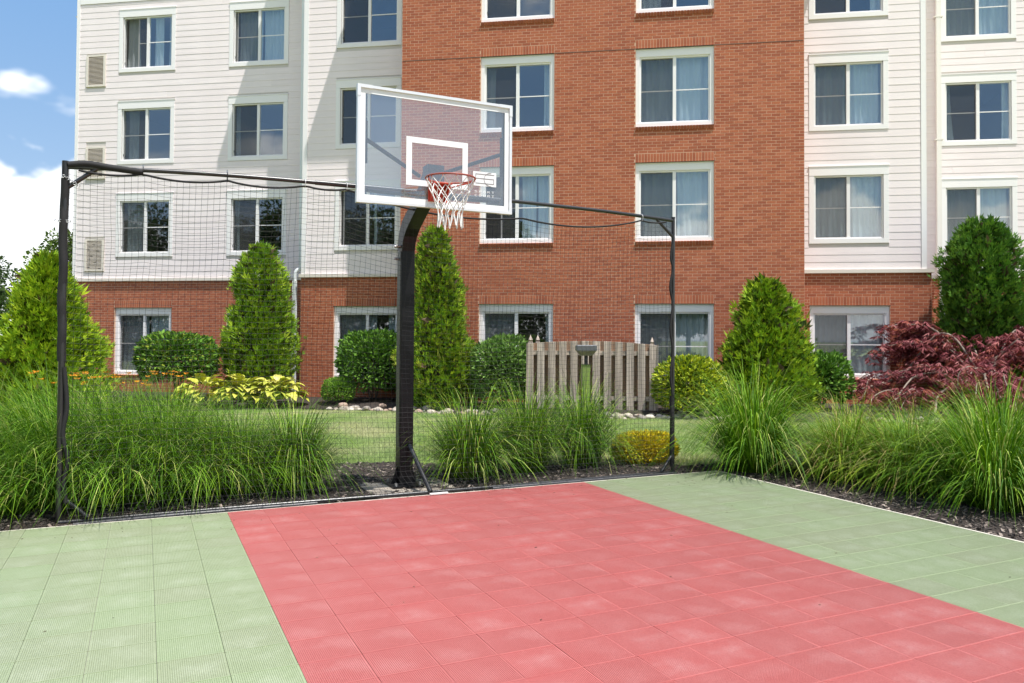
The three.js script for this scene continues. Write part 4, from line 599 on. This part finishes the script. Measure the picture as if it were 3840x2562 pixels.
{
  const up = [grassGeometry(301, 1500, 1.3, { spread: 0.62, bend: 2.3 }), grassGeometry(302, 1500, 1.3, { spread: 0.52, bend: 1.9 }), grassGeometry(303, 1500, 1.3, { spread: 0.7, bend: 2.7 })];
  const sway = [grassGeometry(311, 1900, 1.75, { spread: 0.7, bend: 2.2, base: 0.24, wind: [-0.45, -0.05] }), grassGeometry(312, 1900, 1.75, { spread: 0.68, bend: 2.0, base: 0.24, wind: [-0.15, 0.0] }), grassGeometry(313, 1900, 1.75, { spread: 0.7, bend: 2.2, base: 0.22, wind: [-0.9, 0.12] })];
  const dry = [grassGeometry(321, 1500, 1.3, { spread: 0.72, bend: 2.4, cols: [[0.17, 0.31, 0.01], [0.24, 0.36, 0.014], [0.11, 0.23, 0.009], [0.44, 0.35, 0.13], [0.32, 0.40, 0.03], [0.16, 0.31, 0.01]] })];
  const put = (g, x, z, k, turn, label, group) => { const o = solo('fountain_grass', g, bladeMat, label, 'grass clump', group); o.position.set(x, gy(x, z), z); o.scale.set(k[0], k[1], k[0]); o.rotation.y = turn; };
  put(up[0], 2.68, -0.92, [0.98, 0.95], 0.4, 'arching grass clump just right of the goal post'); put(up[1], 3.5, -1.08, [0.86, 1.0], 2.1, 'middle of the three grass clumps right of the goal post'); put(up[2], 4.32, -1.22, [0.86, 1.1], 4.4, 'grass clump next to the golden mound, rightmost behind the net');
  put(up[2], 0.74, -0.98, [0.82, 0.98], 5.2, 'thin grass clump at the right end of the dense row left of the goal post');
  const row = 'grass clump in the dense swaying row behind the left half of the net', grp = 'dense grass row behind the net';
  [[0.2, -1.08, 0.64, 1], [-0.18, -1.02, 0.68, 0], [-0.55, -1.08, 0.74, 1], [-0.95, -1.05, 0.76, 0], [-1.35, -1.12, 0.76, 1], [0.1, -1.75, 0.62, 0], [-0.45, -1.8, 0.74, 1], [-1.0, -1.85, 0.82, 0], [-1.55, -1.75, 0.82, 1], [-2.1, -1.65, 0.82, 0]].forEach(([x, z, k, v], i) => put(sway[v], x, z, [k * 1.08, k], i * 1.3 * 0, row, grp));
  put(sway[2], -1.85, -0.95, [0.9, 0.72], 0, 'grass clump bowing left over the mulch beside the left net pole'); put(sway[2], -2.4, -0.62, [0.95, 0.72], 0.2, 'leftmost grass clump, cut by the left edge of the picture'); put(sway[0], -2.6, -1.5, [1, 0.8], 0.1, row, grp);
  put(up[2], 6.02, 0.02, [1.2, 1.28], 1.0, 'tall pale grass clump at the far right corner of the court'); put(dry[0], 6.6, 0.88, [0.95, 0.8], 2.2, 'grass clump second from the far corner along the right edge of the court'); put(dry[0], 6.74, 1.66, [1.0, 0.84], 4.1, 'grass clump with tan seed stalks, third along the right edge of the court'); put(up[2], 6.7, 2.66, [1.1, 1.12], 0.6, 'large grass clump overhanging the mulch at the right edge'); put(up[1], 7.35, 2.3, [1.0, 1.06], 3.0, 'grass clump behind the large one at the right edge of the picture'); put(dry[0], 7.15, 0.55, [0.9, 0.85], 5.5, 'low grass clump in the second row below the red maple');
  put(up[1], 6.95, 1.25, [1.0, 0.66], 0.9, 'yellowish grass clump between the second and third along the right edge'); put(up[1], 6.95, 2.2, [1.0, 0.8], 5.0, 'green grass clump left of the large one at the right edge'); put(up[0], 7.3, 1.35, [1.0, 0.78], 2.6, 'grass clump in the second row behind the tan seed stalks'); put(dry[0], 7.5, 1.8, [1.0, 0.8], 1.6, 'grass clump in the second row under the right side of the maple');
  put(up[0], 7.3, 3.5, [1, 1], 1.9, 'grass clump past the right edge of the picture beside the court');
}
{ // hostas with large golden leaves
  const R = mulberry(401), shapeLeaf = () => { const p = [], idx = [], n = 6; for (let i = 0; i <= n; i++) { const t = i / n, w = 0.36 * Math.pow(Math.sin(Math.PI * Math.pow(t, 0.72)), 0.85) * (t < 1 ? 1 : 0), y = 0.25 * Math.sin(t * 2.0) - 0.32 * t * t; for (const s of [-1, 0, 1]) p.push(s * w, y + Math.abs(s) * w * 0.28, t); } for (let i = 0; i < n; i++) for (let k = 0; k < 2; k++) { const a = i * 3 + k; idx.push(a, a + 3, a + 4, a, a + 4, a + 1); } const g = new THREE.BufferGeometry(); g.setAttribute('position', new THREE.Float32BufferAttribute(p, 3)); g.setIndex(idx); g.computeVertexNormals(); return g; };
  const g = shapeLeaf(), mats = [[0.56, 0.55, 0.06], [0.48, 0.5, 0.045], [0.62, 0.58, 0.1], [0.4, 0.45, 0.035]].map(c => new THREE.MeshPhysicalMaterial({ color: new THREE.Color().setRGB(...c), roughness: 0.5, transmission: 0.25, thickness: 0, side: THREE.DoubleSide }));
  for (const [s, n, label] of [[-6.25, 1.3, 'golden hosta at the left of the leafy yellow patch before the tall evergreen'], [-5.35, 1.15, 'golden hosta in the middle of the yellow patch under the tall evergreen'], [-4.55, 1.0, 'golden hosta at the right of the yellow patch by the lawn']]) {
    const [x, z] = fromSN(s, n), t = thing('hosta', label, 'hosta', [x, gy(x, z) + 0.06, z], 0, 'golden hostas');
    for (let i = 0; i < 85; i++) { const a = R() * 6.28, ring = Math.sqrt(R()), o = part(t, i ? `leaf_${String(i).padStart(3, '0')}` : 'leaf', g, mats[Math.floor(R() * 4)], [Math.cos(a) * ring * 0.48, 0.52 * (1 - ring * ring * 0.7) + R() * 0.08, Math.sin(a) * ring * 0.48]); o.rotation.order = 'YXZ'; o.rotation.set(mix(-0.7, 0.25, ring) + (R() - 0.5) * 0.4, Math.PI / 2 - a + (R() - 0.5) * 0.7, (R() - 0.5) * 0.5); o.scale.setScalar(0.24 + R() * 0.13); }
  }
}
{ // orange daylilies in the far left bed
  const R = mulberry(431);
  for (const [x, z, label] of [[-1.9, -9.9, 'clump of orange daylilies nearest the left net pole'], [-1.05, -9.7, 'clump of orange daylilies behind the grass row, second from the left'], [-0.3, -9.5, 'clump of orange daylilies left of the golden hostas']]) {
    const t = thing('daylily', label, 'flowers', [x, gy(x, z), z], 0, 'orange daylilies'), L = new Soup(), P = new Soup();
    for (let i = 0; i < 90; i++) { const a = R() * 6.28, d = V3(Math.cos(a) * 0.5, 0.9, Math.sin(a) * 0.5).normalize(); leaf(L, [Math.cos(a) * R() * 0.3, 0, Math.sin(a) * R() * 0.3], d, randomSide(d, R), 0.55 + R() * 0.25, 0.014, 0.004, vary([0.09, 0.16, 0.02], R)); }
    const st = []; for (let i = 0; i < 13; i++) { const a = R() * 6.28, r = 0.15 + R() * 0.55, y = 0.72 + R() * 0.25, c = [Math.cos(a) * r, y, Math.sin(a) * r]; st.push(tube([[c[0] * 0.3, 0, c[2] * 0.3], [c[0] * 0.7, y * 0.6, c[2] * 0.7], c], 0.004, 6, 4)); for (let k = 0; k < 6; k++) { const b = k * 1.047 + R(), d = V3(Math.cos(b) * 0.8, 0.35, Math.sin(b) * 0.8).normalize(); leaf(P, c, d, randomSide(d, R), 0.075, 0.018, 0.006, vary([0.62, 0.26, 0.015], R, 0.2)); } }
    part(t, 'leaves', L.geo(), leafMat); part(t, 'stalks', merge(st), M(0.1, 0.15, 0.03, 0.7)); part(t, 'flowers', P.geo(), leafMat);
  }
}
{ // the low spreading red maple with lacy leaves
  const R = mulberry(451), X = 14.3, Z = -2.75, t = thing('lace_leaf_maple', 'low spreading maple with lacy wine red leaves and pale crooked branches', 'maple tree', [X, gy(X, Z) + 0.05, Z]);
  const S = new Soup(), br = [], cols = [[0.2, 0.04, 0.05], [0.27, 0.07, 0.08], [0.13, 0.024, 0.032], [0.36, 0.13, 0.125], [0.21, 0.045, 0.03], [0.2, 0.04, 0.045]];
  const limb = (p0, a, reach, top, r, drop) => { const pts = [p0]; let k = 5; const wob = () => (R() - 0.5) * 0.14; for (let i = 1; i <= k; i++) { const u = i / k, rr = reach * u, y = mix(p0[1], top, Math.sin(Math.min(1, u * 1.35) * Math.PI / 2)) - drop * Math.pow(Math.max(0, u - 0.35) / 0.65, 2); pts.push([p0[0] + Math.cos(a + wob()) * rr + wob() * 0.6, Math.max(0.12, y + wob() * 0.5), p0[2] + Math.sin(a + wob()) * rr + wob() * 0.6]); } br.push(tube(pts, r, 16, 6)); return pts; };
  const tips = []; const trunk = [[0, 0, 0], [-0.05, 0.25, 0.03], [0.06, 0.5, 0.0], [0, 0.8, 0.02]]; br.push(tube(trunk, 0.06, 14, 8));
  for (let i = 0; i < 17; i++) { const a = i * 2.4 + R() * 0.5, cosa = Math.cos(a), reach = cosa < -0.3 ? 1.7 + R() * 1.0 : 1.3 + R() * 0.7, top = cosa < -0.55 ? 0.75 + R() * 0.5 : 1.35 + R() * 0.75; const pts = limb(trunk[1 + Math.floor(R() * 3)], a, reach, top, 0.015 + R() * 0.009, 0.35 + R() * 0.75); tips.push([pts, cosa < -0.6 ? 0.42 : 0.95]); for (let j = 0; j < 3; j++) { const b = pts[2 + Math.floor(R() * 3)], q = limb(b, a + (R() - 0.5) * 1.8, 0.5 + R() * 0.55, b[1] + 0.1 + R() * 0.12, 0.008 + R() * 0.005, 0.25 + R() * 0.4); tips.push([q, cosa < -0.6 ? 0.5 : 0.95]); } }
  const star = (p, droop, len, col) => { const a0 = R() * 6.28; for (let k = 0; k < 6; k++) { const a = a0 + (k - 2.5) * 0.48, d = V3(Math.cos(a) * 0.8, -droop - R() * 0.45, Math.sin(a) * 0.8).normalize(); leaf(S, p, d, randomSide(d, R), len * (1 - Math.abs(k - 2.5) * 0.13), len * 0.06, len * 0.015, col); } };
  for (const [pts, dens] of tips) for (let i = 1; i < pts.length; i++) { const n = Math.round((i >= pts.length - 2 ? 26 : 17) * dens); for (let k = 0; k < n; k++) { const q = pts[i], pr = pts[i - 1], u = R(); star([mix(pr[0], q[0], u) + (R() - 0.5) * 0.34, mix(pr[1], q[1], u) + (R() - 0.35) * 0.12, mix(pr[2], q[2], u) + (R() - 0.5) * 0.34], 0.3, 0.12 + R() * 0.09, pick(cols, R)); } }
  for (let i = 0; i < 1500; i++) { const a = R() * 6.28, u = Math.sqrt(R()), r = 1.75 * u, gap = fbm(Math.cos(a) * r * 2.2 + 7, 1, Math.sin(a) * r * 2.2, 3); if (gap < 0.44) continue; const y = 1.82 * Math.sqrt(1 - 0.82 * u * u) - 0.2 - Math.pow(R(), 2) * 0.9 + (gap - 0.5) * 0.7; if (y < 0.2) continue; star([Math.cos(a) * r + 0.35, y, Math.sin(a) * r], 0.35, 0.13 + R() * 0.09, pick(cols, R)); }
  part(t, 'leaves', S.geo(), leafMat); part(t, 'branches', merge(br), greyBark);
}
// ------------------------------------------------------------------ trees in the distance and behind the viewer
function treeGeometry(seed, h, r, n, size, cols, low = 0.28) {
  const R = mulberry(seed), S = new Soup(), limbs = [new THREE.CylinderGeometry(0.06 * h * 0.35, 0.05 * h * 0.6, h * 0.6, 9).translate(0, h * 0.3 - 0.2, 0)], blobs = [];
  for (let i = 0; i < 26; i++) { const a = R() * 6.28, y = low + (1 - low) * Math.pow(R(), 0.8), rr = r * Math.sqrt(R()) * Math.sin(Math.PI * clamp((y - low * 0.75) / (1.06 - low * 0.75))) ; const c = [Math.cos(a) * rr, y * h * 0.93, Math.sin(a) * rr]; blobs.push([...c, r * (0.26 + R() * 0.22)]); if (i < 12) limbs.push(tube([[0, h * 0.25, 0], [c[0] * 0.5, mix(h * 0.3, c[1], 0.6), c[2] * 0.5], c], 0.012 * h * 0.5, 8, 5)); }
  for (let i = 0; i < n; i++) { const b = blobs[i % 26], d = V3(R() - 0.5, R() - 0.45, R() - 0.5).normalize(), k = b[3] * (R() < 0.7 ? 0.85 + 0.25 * R() : 0.4 + 0.4 * R()), p = [b[0] + d.x * k, b[1] + d.y * k * 0.85, b[2] + d.z * k]; d.x += (R() - 0.5) * 1.4; d.y += (R() - 0.5); d.z += (R() - 0.5) * 1.4; d.normalize(); const len = size * (0.6 + R() * 0.8); leaf(S, p, d, randomSide(d, R), len, len * 0.33, len * 0.08, pick(cols, R)); }
  return [S.geo(), merge(limbs)];
}
{
  const A = treeGeometry(501, 8, 3.2, 22000, 0.19, [[0.05, 0.09, 0.022], [0.07, 0.12, 0.03], [0.04, 0.075, 0.02]]), B = treeGeometry(502, 6, 1.6, 9000, 0.13, [[0.09, 0.15, 0.02], [0.12, 0.18, 0.025], [0.07, 0.12, 0.018]], 0.2);
  const grow = (g, x, z, k, turn, label, group) => { const t = thing('shade_tree', label, 'tree', [x, gy(x, z), z], turn, group); t.scale.setScalar(k); part(t, 'crown', g[0], leafMat); part(t, 'trunk', g[1], barkMat); };
  grow(A, -9.6, -44, 0.82, 0.3, 'dark leafy tree at the left edge of the picture far behind the evergreen'); grow(A, -6.2, -62, 0.78, 2, 'pale distant tree between the left edge and the yellow-green evergreen'); grow(A, -13.5, -50, 0.9, 1.1, 'far tree cut by the left edge of the picture');
  grow(B, -3.7, -33, 1.02, 0.8, 'slim bright tree whose top rises beside the left corner of the hotel'); grow(A, -16, -70, 0.8, 4, 'farthest tree low on the skyline at the left edge');
  const spots = ['second from the right', 'third from the right', 'fourth from the right', 'fifth from the right', 'second from the left', 'leftmost', 'rightmost tall one', 'short one past the right end'], grp = 'trees mirrored in the windows';
  [[-6, 31, 1.15], [-11, 29, 1.3], [-16, 31, 1.2], [-21, 30, 1.35], [-27, 33, 1.25], [-33, 30, 1.3], [-1, 35, 0.95], [6, 38, 0.8]].forEach(([s, n, k], i) => { const [x, z] = fromSN(s, n); grow(A, x, z, k, i * 1.7, `leafy tree behind the viewer mirrored in the windows, ${spots[i]}`, grp); });
}
{
  const R = mulberry(601), S = new Soup(), [x0, z0] = fromSN(-2, 30), t = thing('clipped_hedge', 'long clipped hedge behind the viewer, dark in the ground floor panes', 'hedge', [x0, gy(x0, z0), z0], -PHI);
  for (let i = 0; i < 16000; i++) { const f = R(), x = -34 + R() * 40, p = f < 0.6 ? [x, R() * 3.4, -0.8 + (R() - 0.5) * 0.4] : f < 0.8 ? [x, 3.3 + R() * 0.3 + 0.4 * noise3(x, 1, 2), (R() - 0.5) * 1.6] : [x, R() * 3.4, (R() - 0.5) * 1.4]; const d = V3(R() - 0.5, R() - 0.2, R() - 0.7).normalize(); leaf(S, p, d, randomSide(d, R), 0.3 + R() * 0.2, 0.12, 0.03, pick([[0.04, 0.08, 0.015], [0.06, 0.11, 0.02], [0.03, 0.06, 0.012]], R)); }
  part(t, 'foliage', S.geo(), leafMat);
}
renderer.render(scene, camera);
